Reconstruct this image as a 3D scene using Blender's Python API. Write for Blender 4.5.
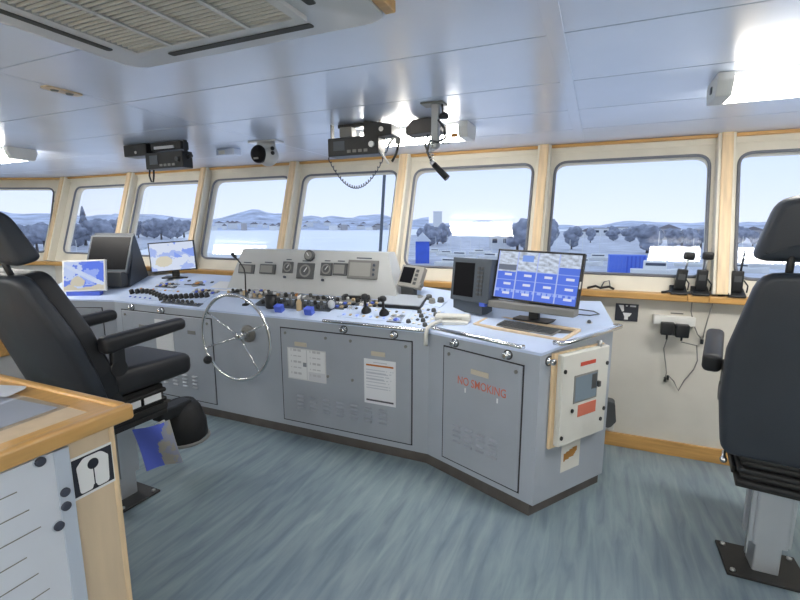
import bpy, bmesh, math, random
from mathutils import Matrix, Vector, Euler
PI = math.pi
random.seed(7)
for o in list(bpy.data.objects): bpy.data.objects.remove(o)
S = bpy.context.scene
COL = S.collection

# ------------------------------------------------------------------ camera, world, exposure
H = 1.5
cam = bpy.data.cameras.new('camera'); camo = bpy.data.objects.new('camera', cam); COL.objects.link(camo)
cam.sensor_fit = 'HORIZONTAL'; cam.sensor_width = 36.0; cam.lens = 452.0 / 800 * 36; cam.clip_end = 6000; cam.clip_start = 0.02
camo.location = (0, 0, H)
camo.rotation_euler = (PI/2 - math.atan(75/452.0), 0, math.atan(200/math.hypot(452, 75)))
S.camera = camo
W = bpy.data.worlds.new('world'); S.world = W; W.use_nodes = True
nt = W.node_tree; nt.nodes.clear()
wo = nt.nodes.new('ShaderNodeOutputWorld'); wb = nt.nodes.new('ShaderNodeBackground')
wtc = nt.nodes.new('ShaderNodeTexCoord'); wsx = nt.nodes.new('ShaderNodeSeparateXYZ'); wr = nt.nodes.new('ShaderNodeValToRGB')
nt.links.new(wtc.outputs['Generated'], wsx.inputs[0]); nt.links.new(wsx.outputs['Z'], wr.inputs[0])
nt.links.new(wr.outputs[0], wb.inputs[0]); nt.links.new(wb.outputs[0], wo.inputs[0])
e = wr.color_ramp.elements
e[0].position = 0.0; e[0].color = (0.80, 0.87, 1.0, 1)
e[1].position = 0.55; e[1].color = (0.60, 0.74, 1.0, 1)
m_ = e.new(0.14); m_.color = (0.63, 0.76, 1.0, 1)
wb.inputs[1].default_value = 1.22
S.view_settings.view_transform = 'Standard'; S.view_settings.look = 'None'
S.view_settings.gamma = 1.0; S.view_settings.use_curve_mapping = False
S.view_settings.exposure = 0.0
LAMP = 31.0        # radiance of the fluorescent diffusers

# ------------------------------------------------------------------ materials
MATS = {}
def mat(name, col, rough=0.5, metal=0.0, spec=0.5, var=0.0, scale=20.0, bump=0.0, bscale=60.0, emit=0.0, stretch=None, col2=None, coat=0.0):
    m = bpy.data.materials.new(name); m.use_nodes = True; MATS[name] = m
    n = m.node_tree.nodes; l = m.node_tree.links; b = n['Principled BSDF']
    b.inputs['Base Color'].default_value = (*col, 1); b.inputs['Roughness'].default_value = rough
    b.inputs['Metallic'].default_value = metal; b.inputs['Specular IOR Level'].default_value = spec
    b.inputs['Coat Weight'].default_value = coat
    if emit: b.inputs['Emission Color'].default_value = (*col, 1); b.inputs['Emission Strength'].default_value = emit
    tc = None
    if var or bump:
        tc = n.new('ShaderNodeTexCoord'); mp = n.new('ShaderNodeMapping'); l.new(tc.outputs['Object'], mp.inputs[0])
        if stretch: mp.inputs['Scale'].default_value = stretch
    if var:
        nz = n.new('ShaderNodeTexNoise'); nz.inputs['Scale'].default_value = scale; nz.inputs['Detail'].default_value = 5
        l.new(mp.outputs[0], nz.inputs['Vector'])
        r = n.new('ShaderNodeValToRGB'); l.new(nz.outputs['Fac'], r.inputs[0])
        c2 = col2 if col2 else tuple(min(1, c*(1+var)) for c in col); c1 = tuple(c*(1-var) for c in col) if not col2 else col
        r.color_ramp.elements[0].position = 0.3; r.color_ramp.elements[0].color = (*c1, 1)
        r.color_ramp.elements[1].position = 0.7; r.color_ramp.elements[1].color = (*c2, 1)
        l.new(r.outputs[0], b.inputs['Base Color'])
    if bump:
        nb = n.new('ShaderNodeTexNoise'); nb.inputs['Scale'].default_value = bscale; l.new(mp.outputs[0], nb.inputs['Vector'])
        bp = n.new('ShaderNodeBump'); bp.inputs['Strength'].default_value = bump; bp.inputs['Distance'].default_value = 0.01
        l.new(nb.outputs['Fac'], bp.inputs['Height']); l.new(bp.outputs[0], b.inputs['Normal'])
    return m
mat('ceil', (0.64, 0.72, 0.90), 0.25, var=0.03, scale=3, spec=1.0)
MATS['ceil'].node_tree.nodes['Principled BSDF'].inputs['IOR'].default_value = 2.3
mat('ceil_joint', (0.25, 0.26, 0.28), 0.6)
mat('cream', (0.72, 0.68, 0.58), 0.5, var=0.05, scale=6)
mat('wallcream', (0.66, 0.63, 0.57), 0.55, var=0.05, scale=4)
mat('post', (0.74, 0.56, 0.35), 0.45, var=0.16, scale=9, stretch=(6, 6, 0.5))
mat('wood', (0.55, 0.31, 0.10), 0.38, var=0.16, scale=9, stretch=(0.5, 6, 6))
mat('woodtop', (0.64, 0.37, 0.125), 0.3, var=0.10, scale=8, stretch=(6, 0.6, 6), coat=0.3)
mat('laminate', (0.66, 0.52, 0.36), 0.45, var=0.05, scale=7, stretch=(4, 4, .5))
mat('gasket', (0.16, 0.17, 0.20), 0.6)
mat('console', (0.37, 0.41, 0.47), 0.42, var=0.05, scale=3, bump=0.03, bscale=250)
mat('console_door', (0.35, 0.385, 0.44), 0.42, var=0.05, scale=4, bump=0.03, bscale=250)
mat('worktop', (0.56, 0.66, 0.86), 0.3, var=0.05, scale=5)
mat('toe', (0.10, 0.09, 0.085), 0.6, var=0.2, scale=8)
mat('gap', (0.025, 0.025, 0.03), 0.7)
mat('panelgrey', (0.46, 0.475, 0.48), 0.45, var=0.04, scale=4)
mat('chrome', (0.78, 0.79, 0.80), 0.14, 1.0)
mat('steel', (0.55, 0.56, 0.57), 0.32, 1.0, var=0.1, scale=12)
mat('alu', (0.50, 0.53, 0.57), 0.38, 0.55, var=0.05, scale=4)
mat('brass', (0.55, 0.50, 0.40), 0.45)
mat('black', (0.012, 0.013, 0.015), 0.42, bump=0.06, bscale=150)
mat('screenblack', (.008, .008, .010), .32, spec=.12)
mat('blackglass', (0.006, 0.006, 0.008), 0.12)
mat('vinyl', (0.014, 0.015, 0.018), 0.46, bump=0.12, bscale=220, var=0.15, scale=5)
mat('slate', (0.027, 0.033, 0.044), 0.42, bump=0.12, bscale=220, var=0.12, scale=4)
mat('rubber', (0.010, 0.010, 0.011), 0.6, var=0.2, scale=20)
mat('blackpaint', (0.018, 0.017, 0.016), 0.5, var=0.2, scale=12)
mat('darkgrey', (0.065, 0.070, 0.075), 0.45)
mat('midgrey', (0.22, 0.22, 0.21), 0.45)
mat('instgrey', (.17, .17, .165), .45); mat('instscreen', (.27, .27, .255), .35)
mat('bezel', (0.07, 0.085, 0.105), 0.4)
mat('meterglass', (.20, .26, .32), .25)
mat('greybezel', (0.30, 0.29, 0.27), 0.45)
mat('whiteplastic', (0.72, 0.72, 0.70), 0.4)
mat('enclosure', (0.66, 0.66, 0.62), 0.4, var=0.04, scale=8)
mat('paper', (0.78, 0.79, 0.80), 0.7)
mat('board', (0.66, 0.70, 0.78), 0.3, var=0.02, scale=6)
mat('boardedge', (0.50, 0.56, 0.66), 0.35)
mat('red', (0.52, 0.07, 0.04), 0.5)
mat('redtext', (0.60, 0.17, 0.11), 0.6)
mat('orange', (0.55, 0.23, 0.05), 0.5)
mat('bluebox', (0.08, 0.14, 0.62), 0.4)
mat('bluepad', (0.10, 0.16, 0.75), 0.35)
mat('tan', (0.50, 0.38, 0.22), 0.5)
mat('ink', (0.05, 0.06, 0.09), 0.6)
mat('sticker_black', (0.02, 0.022, 0.035), 0.4)
mat('ledblue', (0.25, 0.35, 0.9), 0.3, emit=0.6)
mat('grille', (0.60, 0.59, 0.55), 0.5)
mat('acwhite', (0.56, 0.57, 0.58), 0.38)
mat('slot', (0.05, 0.05, 0.045), 0.6)
# exterior
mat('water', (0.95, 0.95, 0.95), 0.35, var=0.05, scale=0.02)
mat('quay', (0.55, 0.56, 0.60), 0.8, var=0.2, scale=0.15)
mat('hill', (0.52, 0.56, 0.66), 0.9, var=0.35, scale=0.02)  # distance haze is put into this pale blue base colour
mat('foliage_hazed', (0.26, 0.28, 0.34), 0.9, var=0.4, scale=0.6)  # crown colour lightened and blued to imitate haze over the harbour
mat('trunk', (0.12, 0.10, 0.09), 0.9)
mat('houseW', (0.75, 0.75, 0.74), 0.8); mat('houseB', (0.42, 0.40, 0.40), 0.8); mat('houseY', (0.78, 0.72, 0.58), 0.8)
mat('roof', (0.22, 0.20, 0.21), 0.8); mat('roofL', (0.62, 0.65, 0.70), 0.8)
mat('boatblue', (0.05, 0.12, 0.60), 0.6, var=0.1, scale=0.5); mat('containerblue', (0.10, 0.20, 0.72), 0.6)
mat('boatwhite', (0.82, 0.81, 0.76), 0.5); mat('dark_glass', (0.05, 0.06, 0.09), 0.2)

def floor_mat():
    m = bpy.data.materials.new('floor_vinyl'); m.use_nodes = True; MATS['floor'] = m
    n = m.node_tree.nodes; l = m.node_tree.links; b = n['Principled BSDF']
    tc = n.new('ShaderNodeTexCoord'); mp = n.new('ShaderNodeMapping'); l.new(tc.outputs['Object'], mp.inputs[0])
    mp.inputs['Rotation'].default_value = (0, 0, math.radians(4)); mp.inputs['Scale'].default_value = (9, 1.1, 1)
    a = n.new('ShaderNodeTexNoise'); a.inputs['Scale'].default_value = 2.2; a.inputs['Detail'].default_value = 8; a.inputs['Roughness'].default_value = .56; a.inputs['Distortion'].default_value = 0.6
    l.new(mp.outputs[0], a.inputs['Vector'])
    r = n.new('ShaderNodeValToRGB'); l.new(a.outputs['Fac'], r.inputs[0])
    E_ = r.color_ramp.elements
    E_[0].position = .30; E_[0].color = (0.165, 0.225, 0.28, 1); E_[1].position = .72; E_[1].color = (0.315, 0.395, 0.43, 1)
    k = E_.new(.5); k.color = (0.235, 0.315, 0.36, 1)
    c = n.new('ShaderNodeTexNoise'); c.inputs['Scale'].default_value = 1.1; c.inputs['Detail'].default_value = 3; l.new(tc.outputs['Object'], c.inputs['Vector'])
    r2 = n.new('ShaderNodeValToRGB'); l.new(c.outputs['Fac'], r2.inputs[0])
    r2.color_ramp.elements[0].position = .3; r2.color_ramp.elements[0].color = (.82, .82, .86, 1)
    r2.color_ramp.elements[1].position = .7; r2.color_ramp.elements[1].color = (1.12, 1.10, 1.04, 1)
    mx = n.new('ShaderNodeMix'); mx.data_type = 'RGBA'; mx.blend_type = 'MULTIPLY'; mx.inputs['Factor'].default_value = 1
    l.new(r.outputs[0], mx.inputs[6]); l.new(r2.outputs[0], mx.inputs[7]); l.new(mx.outputs[2], b.inputs['Base Color'])
    b.inputs['Roughness'].default_value = 0.36; b.inputs['Specular IOR Level'].default_value = 0.5
floor_mat()
def glass_mat(name='pane', tint=(0.97, 0.98, 1.0)):
    m = bpy.data.materials.new(name); m.use_nodes = True; MATS[name] = m
    n = m.node_tree.nodes; l = m.node_tree.links; n.clear()
    o = n.new('ShaderNodeOutputMaterial'); t = n.new('ShaderNodeBsdfTransparent'); g = n.new('ShaderNodeBsdfGlossy')
    t.inputs[0].default_value = (*tint, 1); g.inputs['Roughness'].default_value = 0.01
    f = n.new('ShaderNodeFresnel'); ge = n.new('ShaderNodeNewGeometry'); io = n.new('ShaderNodeMapRange'); l.new(ge.outputs['Backfacing'], io.inputs[0]); io.inputs[3].default_value = 1.45; io.inputs[4].default_value = 1/1.45; l.new(io.outputs[0], f.inputs[0]); mx = n.new('ShaderNodeMixShader')
    l.new(f.outputs[0], mx.inputs[0]); l.new(t.outputs[0], mx.inputs[1]); l.new(g.outputs[0], mx.inputs[2]); l.new(mx.outputs[0], o.inputs[0])
glass_mat()
def emit_mat(name, col, st):
    m = bpy.data.materials.new(name); m.use_nodes = True; MATS[name] = m
    n = m.node_tree.nodes; l = m.node_tree.links; n.clear()
    o = n.new('ShaderNodeOutputMaterial'); g = n.new('ShaderNodeEmission'); g.inputs[0].default_value = (*col, 1); g.inputs[1].default_value = st
    l.new(g.outputs[0], o.inputs[0])
emit_mat('lamp', (1.0, 0.96, 0.88), LAMP)
def attr_mat(name, emit):
    m = bpy.data.materials.new(name); m.use_nodes = True; MATS[name] = m
    n = m.node_tree.nodes; l = m.node_tree.links; b = n['Principled BSDF']
    a = n.new('ShaderNodeAttribute'); a.attribute_name = 'Col'
    if emit:
        b.inputs['Base Color'].default_value = (.01, .01, .012, 1); b.inputs['Roughness'].default_value = .3; b.inputs['Specular IOR Level'].default_value = .15
        l.new(a.outputs['Color'], b.inputs['Emission Color']); b.inputs['Emission Strength'].default_value = emit
    else:
        l.new(a.outputs['Color'], b.inputs['Base Color']); b.inputs['Roughness'].default_value = .6
attr_mat('screen', 0.85); attr_mat('print', 0)

# ------------------------------------------------------------------ mesh helpers
def _bm_to(bm, target, M=None, smooth=False):
    if M is not None: bmesh.ops.transform(bm, matrix=M, verts=bm.verts)
    vs = [v.co.copy() for v in bm.verts]; bm.verts.index_update()
    off = len(target.v)
    target.v += vs
    for f in bm.faces:
        target.f.append([off + v.index for v in f.verts]); target.s.append(smooth)
    bm.free()
class MB:
    def __init__(self): self.v = []; self.f = []; self.s = []
    def box(self, x0, x1, y0, y1, z0, z1, M=None, bev=0.0, seg=2):
        bm = bmesh.new(); bmesh.ops.create_cube(bm, size=1)
        bmesh.ops.transform(bm, matrix=Matrix.Translation(((x0+x1)/2, (y0+y1)/2, (z0+z1)/2)) @ Matrix.Diagonal((abs(x1-x0), abs(y1-y0), abs(z1-z0), 1)), verts=bm.verts)
        if bev: bmesh.ops.bevel(bm, geom=bm.edges[:], offset=bev, segments=seg, profile=.5, affect='EDGES')
        _bm_to(bm, self, M, bool(bev) and seg > 2); return self
    def cyl(self, p0, p1, r0, r1=None, seg=16, cap=True, smooth=True):
        p0 = Vector(p0); p1 = Vector(p1); r1 = r0 if r1 is None else r1
        d = p1-p0; q = d.to_track_quat('Z', 'Y').to_matrix().to_4x4(); L = d.length
        off = len(self.v)
        for z, r in ((0, r0), (L, r1)):
            for k in range(seg):
                a = 2*PI*k/seg; self.v.append(p0 + q @ Vector((r*math.cos(a), r*math.sin(a), z)))
        for k in range(seg):
            j = (k+1) % seg; self.f.append([off+k, off+j, off+seg+j, off+seg+k]); self.s.append(smooth)
        if cap:
            self.f.append([off+k for k in range(seg)][::-1]); self.s.append(False)
            self.f.append([off+seg+k for k in range(seg)]); self.s.append(False)
        return self
    def tube(self, pts, r, seg=8, closed=False):
        pts = [Vector(p) for p in pts]; n = len(pts); off = len(self.v)
        up = None
        for i, p in enumerate(pts):
            if closed: t = (pts[(i+1) % n]-pts[i-1]).normalized()
            else: t = (pts[min(i+1, n-1)]-pts[max(i-1, 0)]).normalized()
            if up is None: up = t.orthogonal().normalized()
            up = (up - t*up.dot(t)).normalized(); b = t.cross(up)
            rr = r[i] if isinstance(r, (list, tuple)) else r
            for k in range(seg):
                a = 2*PI*k/seg; self.v.append(p + up*(rr*math.cos(a)) + b*(rr*math.sin(a)))
        for i in range(n if closed else n-1):
            i2 = (i+1) % n
            for k in range(seg):
                j = (k+1) % seg
                self.f.append([off+i*seg+k, off+i*seg+j, off+i2*seg+j, off+i2*seg+k]); self.s.append(True)
        if not closed:
            self.f.append([off+k for k in range(seg)][::-1]); self.s.append(False)
            self.f.append([off+(n-1)*seg+k for k in range(seg)]); self.s.append(False)
        return self
    def lathe(self, prof, c=(0, 0, 0), seg=20, M=None):
        off = len(self.v); c = Vector(c)
        for r, z in prof:
            for k in range(seg):
                a = 2*PI*k/seg; p = Vector((r*math.cos(a), r*math.sin(a), z))
                if M is not None: p = M @ p
                self.v.append(p + c)
        for i in range(len(prof)-1):
            for k in range(seg):
                j = (k+1) % seg; self.f.append([off+i*seg+k, off+i*seg+j, off+(i+1)*seg+j, off+(i+1)*seg+k]); self.s.append(True)
        self.f.append([off+k for k in range(seg)][::-1]); self.s.append(False)
        self.f.append([off+(len(prof)-1)*seg+k for k in range(seg)]); self.s.append(False)
        return self
    def prism(self, poly, z0, z1, M=None, bev=0.0, seg=2):
        """poly: list of (x,y) counter-clockwise; extruded z0..z1 (z may be per-vertex list)"""
        bm = bmesh.new(); n = len(poly)
        a = [bm.verts.new((p[0], p[1], z0[i] if isinstance(z0, (list, tuple)) else z0)) for i, p in enumerate(poly)]
        b = [bm.verts.new((p[0], p[1], z1[i] if isinstance(z1, (list, tuple)) else z1)) for i, p in enumerate(poly)]
        bm.faces.new(a[::-1]); bm.faces.new(b)
        for i in range(n): j = (i+1) % n; bm.faces.new((a[i], a[j], b[j], b[i]))
        if bev: bmesh.ops.bevel(bm, geom=bm.edges[:], offset=bev, segments=seg, profile=.5, affect='EDGES')
        _bm_to(bm, self, M, bool(bev) and seg > 2); return self
    def sphere(self, c, r, sub=2, sc=(1, 1, 1), M=None):
        bm = bmesh.new(); bmesh.ops.create_icosphere(bm, subdivisions=sub, radius=r)
        T = Matrix.Translation(c) @ (M if M is not None else Matrix()) @ Matrix.Diagonal((*sc, 1)); _bm_to(bm, self, T, True); return self
    def deform(self, fn): self.v = [Vector(fn(v)) for v in self.v]; return self
    def move(self, M): self.v = [M @ Vector(v) for v in self.v]; return self
    def mesh(self, name, m):
        me = bpy.data.meshes.new(name); me.from_pydata([tuple(v) for v in self.v], [], self.f); me.update()
        for p, s in zip(me.polygons, self.s): p.use_smooth = s
        if m: me.materials.append(MATS[m])
        return me
def rnd_poly(pts, rad, seg=5):
    """round the corners of a polygon (list of (x,y)); rad a number or a list"""
    out = []; n = len(pts)
    for i in range(n):
        p = Vector(pts[i]); a = Vector(pts[i-1]); b = Vector(pts[(i+1) % n]); r = rad[i] if isinstance(rad, (list, tuple)) else rad
        if r <= 0: out.append(tuple(p)); continue
        u = (a-p).normalized(); w = (b-p).normalized(); ang = u.angle(w); d = min(r/math.tan(ang/2), (a-p).length*.49, (b-p).length*.49)
        s, e_ = p+u*d, p+w*d
        for k in range(seg+1):
            t = k/seg; out.append(tuple(s*(1-t)**2 + p*2*t*(1-t) + e_*t*t))
    return out
def pillow(out, y0, y1, r, seg=5):
    """cushion-like slab: outline in x,z (counter-clockwise), depth y0..y1, edges rounded with radius r"""
    n = len(out); P_ = [Vector(p) for p in out]; N_ = []
    for i in range(n):
        d = (P_[(i+1) % n]-P_[i-1]).normalized(); N_.append(Vector((-d.y, d.x)))
    rings = []
    for k in range(seg+1): a = PI/2*k/seg; rings.append((r*(1-math.sin(a)), y0+r*(1-math.cos(a))))
    for k in range(seg+1): a = PI/2*k/seg; rings.append((r*(1-math.cos(a)), y1-r*(1-math.sin(a))))
    mb = MB(); c = sum(P_, Vector((0, 0)))/n
    def ring(pts, y):
        o = len(mb.v); mb.v += [Vector((p.x, y, p.y)) for p in pts]; return o
    ids = []; inner = [p+q*r for p, q in zip(P_, N_)]
    for f_ in (.45, .75): ids.append(ring([c+(p-c)*f_ for p in inner], y0))
    for ins, y in rings: ids.append(ring([p+q*ins for p, q in zip(P_, N_)], y))
    for f_ in (.75, .45): ids.append(ring([c+(p-c)*f_ for p in inner], y1))
    for a, b in zip(ids[:-1], ids[1:]):
        for i in range(n): j = (i+1) % n; mb.f.append([a+i, a+j, b+j, b+i][::-1]); mb.s.append(True)
    for a, y, fl in ((ids[0], y0, True), (ids[-1], y1, False)):
        k = len(mb.v); mb.v.append(Vector((c.x, y, c.y)))
        for i in range(n):
            j = (i+1) % n; mb.f.append([a+i, a+j, k] if fl else [a+j, a+i, k]); mb.s.append(True)
    return mb
def rect(x0, x1, y0, y1): return [(x0, y0), (x1, y0), (x1, y1), (x0, y1)]

def link(o, parent=None, M=None):
    COL.objects.link(o)
    if parent is not None: o.parent = parent
    if M is not None: o.matrix_local = M
    return o
def tag(o, label=None, cat=None, group=None, kind=None):
    if label: o['label'] = label
    if cat: o['category'] = cat
    if group: o['group'] = group
    if kind: o['kind'] = kind
    return o
def thing(name, label, cat, loc=(0, 0, 0), rz=0.0, group=None, M=None):
    o = bpy.data.objects.new(name, None); COL.objects.link(o); o.empty_display_size = .05
    if M is not None: o.matrix_local = M
    else: o.location = loc; o.rotation_euler = (0, 0, rz)
    return tag(o, label, cat, group)
def part(name, mb, m, parent, M=None, label=None):
    o = bpy.data.objects.new(name, mb.mesh(name, m) if isinstance(mb, MB) else mb); link(o, parent, M)
    if label: o['label'] = label
    return o
def solo(name, mb, m, label, cat, group=None, M=None):
    return tag(part(name, mb, m, None, M), label, cat, group)
def struct(name, mb, m, M=None):
    return tag(part(name, mb, m, None, M), kind='structure')
def inst(name, src, parent, M):
    o = bpy.data.objects.new(name, src.data if hasattr(src, 'data') else src); return link(o, parent, M)
def copy_tree(o, parent=None):
    c = o.copy(); COL.objects.link(c); c.parent = parent
    for ch in list(o.children): copy_tree(ch, c)
    return c
def T(x, y, z): return Matrix.Translation((x, y, z))
def R(a, ax='Z'): return Matrix.Rotation(a, 4, ax)
def frame(A, B, z=0.0):
    """x along A->B, z up, y into the body behind the face"""
    d = Vector((B[0]-A[0], B[1]-A[1], 0)).normalized(); y = Vector((0, 0, 1)).cross(d)
    M = Matrix(((d.x, y.x, 0, A[0]), (d.y, y.y, 0, A[1]), (0, 0, 1, z), (0, 0, 0, 1))); return M
def grid_print(name, w, h, nx, ny, fn, m):
    """flat print: nx*ny coloured cells in local x (0..w), z (0..h), facing -y"""
    V = []; F = []
    for j in range(ny+1):
        for i in range(nx+1): V.append((w*i/nx, 0, h*j/ny))
    for j in range(ny):
        for i in range(nx): a = j*(nx+1)+i; F.append((a, a+1, a+nx+2, a+nx+1))
    me = bpy.data.meshes.new(name); me.from_pydata(V, [], F); me.update()
    at = me.attributes.new('Col', 'FLOAT_COLOR', 'CORNER'); k = 0
    for j in range(ny):
        for i in range(nx):
            c = fn((i+.5)/nx, (j+.5)/ny)
            for q in range(4): at.data[k].color = (*c, 1); k += 1
    me.materials.append(MATS[m]); return me
def text_mesh(s, size, m, ext=.0006):
    cu = bpy.data.curves.new('txt', 'FONT'); cu.body = s; cu.size = size; cu.extrude = ext; cu.offset = size*.004; cu.align_x = 'CENTER'
    o = bpy.data.objects.new('txt', cu); COL.objects.link(o)
    dg = bpy.context.evaluated_depsgraph_get(); me = bpy.data.meshes.new_from_object(o.evaluated_get(dg))
    bpy.data.objects.remove(o); me.materials.clear(); me.materials.append(MATS[m]); return me
from mathutils import noise as mnoise
def fbm(x, y, s=1.0, z=0.0): return mnoise.fractal(Vector((x*s, y*s, z)), 1.0, 2.0, 4)

# ------------------------------------------------------------------ room shell
ZC = 2.066; LEAN = 0.31; YW = 3.27
def ylean(z): return YW + LEAN*(z-1.08)
XL, XR, YB = -9.6, 3.2, -3.0
CORN = (-6.02, ylean(ZC)); LEFT = (XL, CORN[1]-(CORN[0]-XL)*0.445)
floor_poly = [(XL, YB), (XR, YB), (XR, 3.29), (-5.9, 3.29), (XL, 3.29-(XL+5.9)*-0.445)]
struct('floor', MB().prism([(p[0], p[1]) for p in floor_poly], -.05, 0), 'floor')
# ceiling: backing slab + panels with recessed joints
ceil_poly = [(XL, YB), (XR, YB), (XR, CORN[1]+.02), (CORN[0], CORN[1]+.02), (XL, LEFT[1])]
ceil = struct('ceiling', MB().prism(ceil_poly, ZC+.012, ZC+.06), 'ceil_joint')
xs = [XL, -8.0, -6.03, -4.07, -2.115, -.16, 1.795, XR]; ys = [YB+.0] + [1.537+.495*k for k in range(-9, 4)] + [CORN[1]]
ys = sorted(y for y in ys if y <= CORN[1] and y >= YB)
if CORN[1]-ys[-2] < .1: ys.pop(-2)
g = .0025
for i in range(len(xs)-1):
    for j in range(len(ys)-1):
        x0, x1, y0, y1 = xs[i]+g, xs[i+1]-g, ys[j]+g, ys[j+1]-g
        poly = rect(x0, x1, y0, y1)
        def lim(x): return CORN[1] if x > CORN[0] else CORN[1]-(CORN[0]-x)*.445
        if y0 > min(lim(x0), lim(x1)): 
            if y0 > max(lim(x0), lim(x1))-.05: continue
            poly = [(x0 if lim(x0) > y0 else CORN[0]-(CORN[1]-y0)/.445, y0), (x1, y0), (x1, min(y1, lim(x1)))]
            if lim(x0) > y0: poly.append((x0, lim(x0)))
        elif lim(x0) < y1: poly = [(x0, y0), (x1, y0), (x1, min(y1, lim(x1))), (x0, lim(x0))]
        part('ceiling_panel', MB().prism(poly, ZC, ZC+.014, bev=.0015, seg=1), 'ceil', ceil)
part('joint_strip', MB().box(-.185, -.135, YB, 3.5, ZC-.004, ZC+.001, bev=.001), 'ceil', ceil)
# lower front wall + lower angled wall
struct('wall_front', MB().box(-5.9, XR, 3.27, 3.36, 0, 1.05), 'wallcream')
ang = math.atan(0.445); AD = Vector((-math.cos(ang), -math.sin(ang)))
AW0 = Vector((-5.9, 3.27))
def angpt(s): return AW0 + AD*s
FA = frame(tuple(angpt(4.05)), tuple(AW0))       # x runs 0..4.05 towards the corner
struct('wall_left', MB().box(0, 4.05, 0, .09, 0, 1.05), 'panelgrey', FA)
struct('wall_port', MB().box(XL-.08, XL, YB, 1.75, 0, ZC+.04), 'wallcream')
struct('wall_right', MB().box(XR, XR+.08, YB, 3.5, 0, ZC+.04), 'wallcream')
struct('wall_back', MB().box(XL, XR, YB-.08, YB, 0, ZC+.04), 'wallcream')
struct('baseboard_front', MB().box(.1, XR, 3.252, 3.275, 0, .095, bev=.004), 'wood')
# sill ledge of separate boards
sill = struct('trim_1', MB().box(-5.95, XR, 3.215, 3.34, 1.045, 1.062), 'cream')
bx = [-5.95, -4.9, -3.3, -2.2, -1.3, -.45, .52, .63, 1.6, XR]
for a, b in zip(bx[:-1], bx[1:]):
    part('sill_board', MB().box(a+.001, b-.001, 3.195, 3.285, 1.035, 1.078, bev=.006), 'wood', sill)
sill2 = struct('trim_2', MB().box(0, 4.1, -.06, .1, 1.035, 1.078, bev=.006), 'wood', FA)
# leaning band: window surrounds
def surround(x0, x1, z0, z1, ox0, ox1, oz0, oz1, rad, t=.07):
    """panel with rounded opening, in lean-plane coords (x, s) with thickness outwards"""
    outer = []; inner = rnd_poly(rect(ox0, ox1, oz0, oz1), rad, 7)
    mb = MB(); n = len(inner); cx, cz = (ox0+ox1)/2, (oz0+oz1)/2
    def toedge(p):
        dx, dz = p[0]-cx, p[1]-cz; k = 1e9
        if dx > 1e-9: k = min(k, (x1-cx)/dx)
        if dx < -1e-9: k = min(k, (x0-cx)/dx)
        if dz > 1e-9: k = min(k, (z1-cz)/dz)
        if dz < -1e-9: k = min(k, (z0-cz)/dz)
        return (cx+dx*k, cz+dz*k)
    for p in inner:
        q = toedge(p); mb.v += [Vector((p[0], 0, p[1])), Vector((q[0], 0, q[1])), Vector((p[0], t, p[1]))]
    for i in range(n):
        j = (i+1) % n
        mb.f.append([3*i+1, 3*i, 3*j, 3*j+1]); mb.s.append(False)
        mb.f.append([3*i, 3*i+2, 3*j+2, 3*j]); mb.s.append(True)
    # fill outer corners
    for c in ((x0, z0), (x1, z0), (x1, z1), (x0, z1)):
        best = None
        for i in range(n):
            j = (i+1) % n; a = mb.v[3*i+1]; b = mb.v[3*j+1]
            on = lambda v: ('x' if abs(v.x-c[0]) < 1e-6 else '') + ('z' if abs(v.z-c[1]) < 1e-6 else '')
            if on(a) and on(b) and on(a) != on(b) and len(on(a)) == 1 and len(on(b)) == 1:
                k = len(mb.v); mb.v.append(Vector((c[0], 0, c[1]))); mb.f.append([3*i+1, 3*j+1, k]); mb.s.append(False)
    # outer skin so that no light leaks past the panel edge
    mb.box(x0, ox0-.002, .0005, t, z0, z1); mb.box(ox1+.002, x1, .0005, t, z0, z1); mb.box(ox0-.002, ox1+.002, .0005, t, z0, oz0-.002); mb.box(ox0-.002, ox1+.002, .0005, t, oz1+.002, z1)
    return mb
CL = math.hypot(1, LEAN)                      # slant length per metre of height
TILT = Matrix(((1, 0, 0, 0), (0, 1/CL, LEAN/CL, 0), (0, -LEAN/CL, 1/CL, 0), (0, 0, 0, 1)))
def lean_frame(x): return T(x, ylean(1.06), 1.06) @ TILT
S0, S1 = 0.0, (ZC-1.06)*CL
G0, G1 = (1.180-1.06)*CL, (1.943-1.06)*CL
def make_window(n, M, w, g0, g1):
    root = bpy.data.objects.new('window_%d' % n, None); link(root, None, M); root['kind'] = 'structure'
    part('surround', surround(0, w, S0, S1, g0, g1, G0, G1, .085), 'cream', root)
    inn = rnd_poly(rect(g0, g1, G0, G1), .085, 7)
    part('gasket', MB().tube([(p[0], -.002, p[1]) for p in inn], .010, 6, True), 'gasket', root)
    pan = part('glass_pane', MB().prism([(p[0], p[1]) for p in rnd_poly(rect(g0-.004, g1+.004, G0-.004, G1+.004), .088, 7)], -.003, .003, R(PI/2, 'X')), 'pane', root)
    pan.location = (0, .05, 0)
    sl = MB().box(-.012, .012, -.0015, .001, -.003, .003)
    src = None
    for k in range(7):
        for xx in (g0*.5, ):
            o = part('vent_slot', sl, 'gasket', root, T(g1+(w-g1)*.42, 0, G0+.06+k*.115) @ R(PI/2, 'Y')) if src is None else inst('vent_slot', src, root, T(g1+(w-g1)*.42, 0, G0+.06+k*.115) @ R(PI/2, 'Y'))
            src = src or o
    return root
P = 1.088; X7 = -.399
edges = [X7+P*k for k in range(-5, 4)]
n = 0
for k in range(-5, 3):
    n += 1
    make_window(n, lean_frame(X7+P*k), P, .079, 1.013)
# end strips: right to wall, left to corner
struct('wall_front_strip', MB().box(X7+P*3, XR+.02, 0, .07, S0, S1, TILT and (T(0, ylean(1.06), 1.06) @ TILT)), 'cream')
struct('wall_corner', MB().box(-6.15, X7-P*5, 0, .07, S0, S1, T(0, ylean(1.06), 1.06) @ TILT), 'cream')
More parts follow.
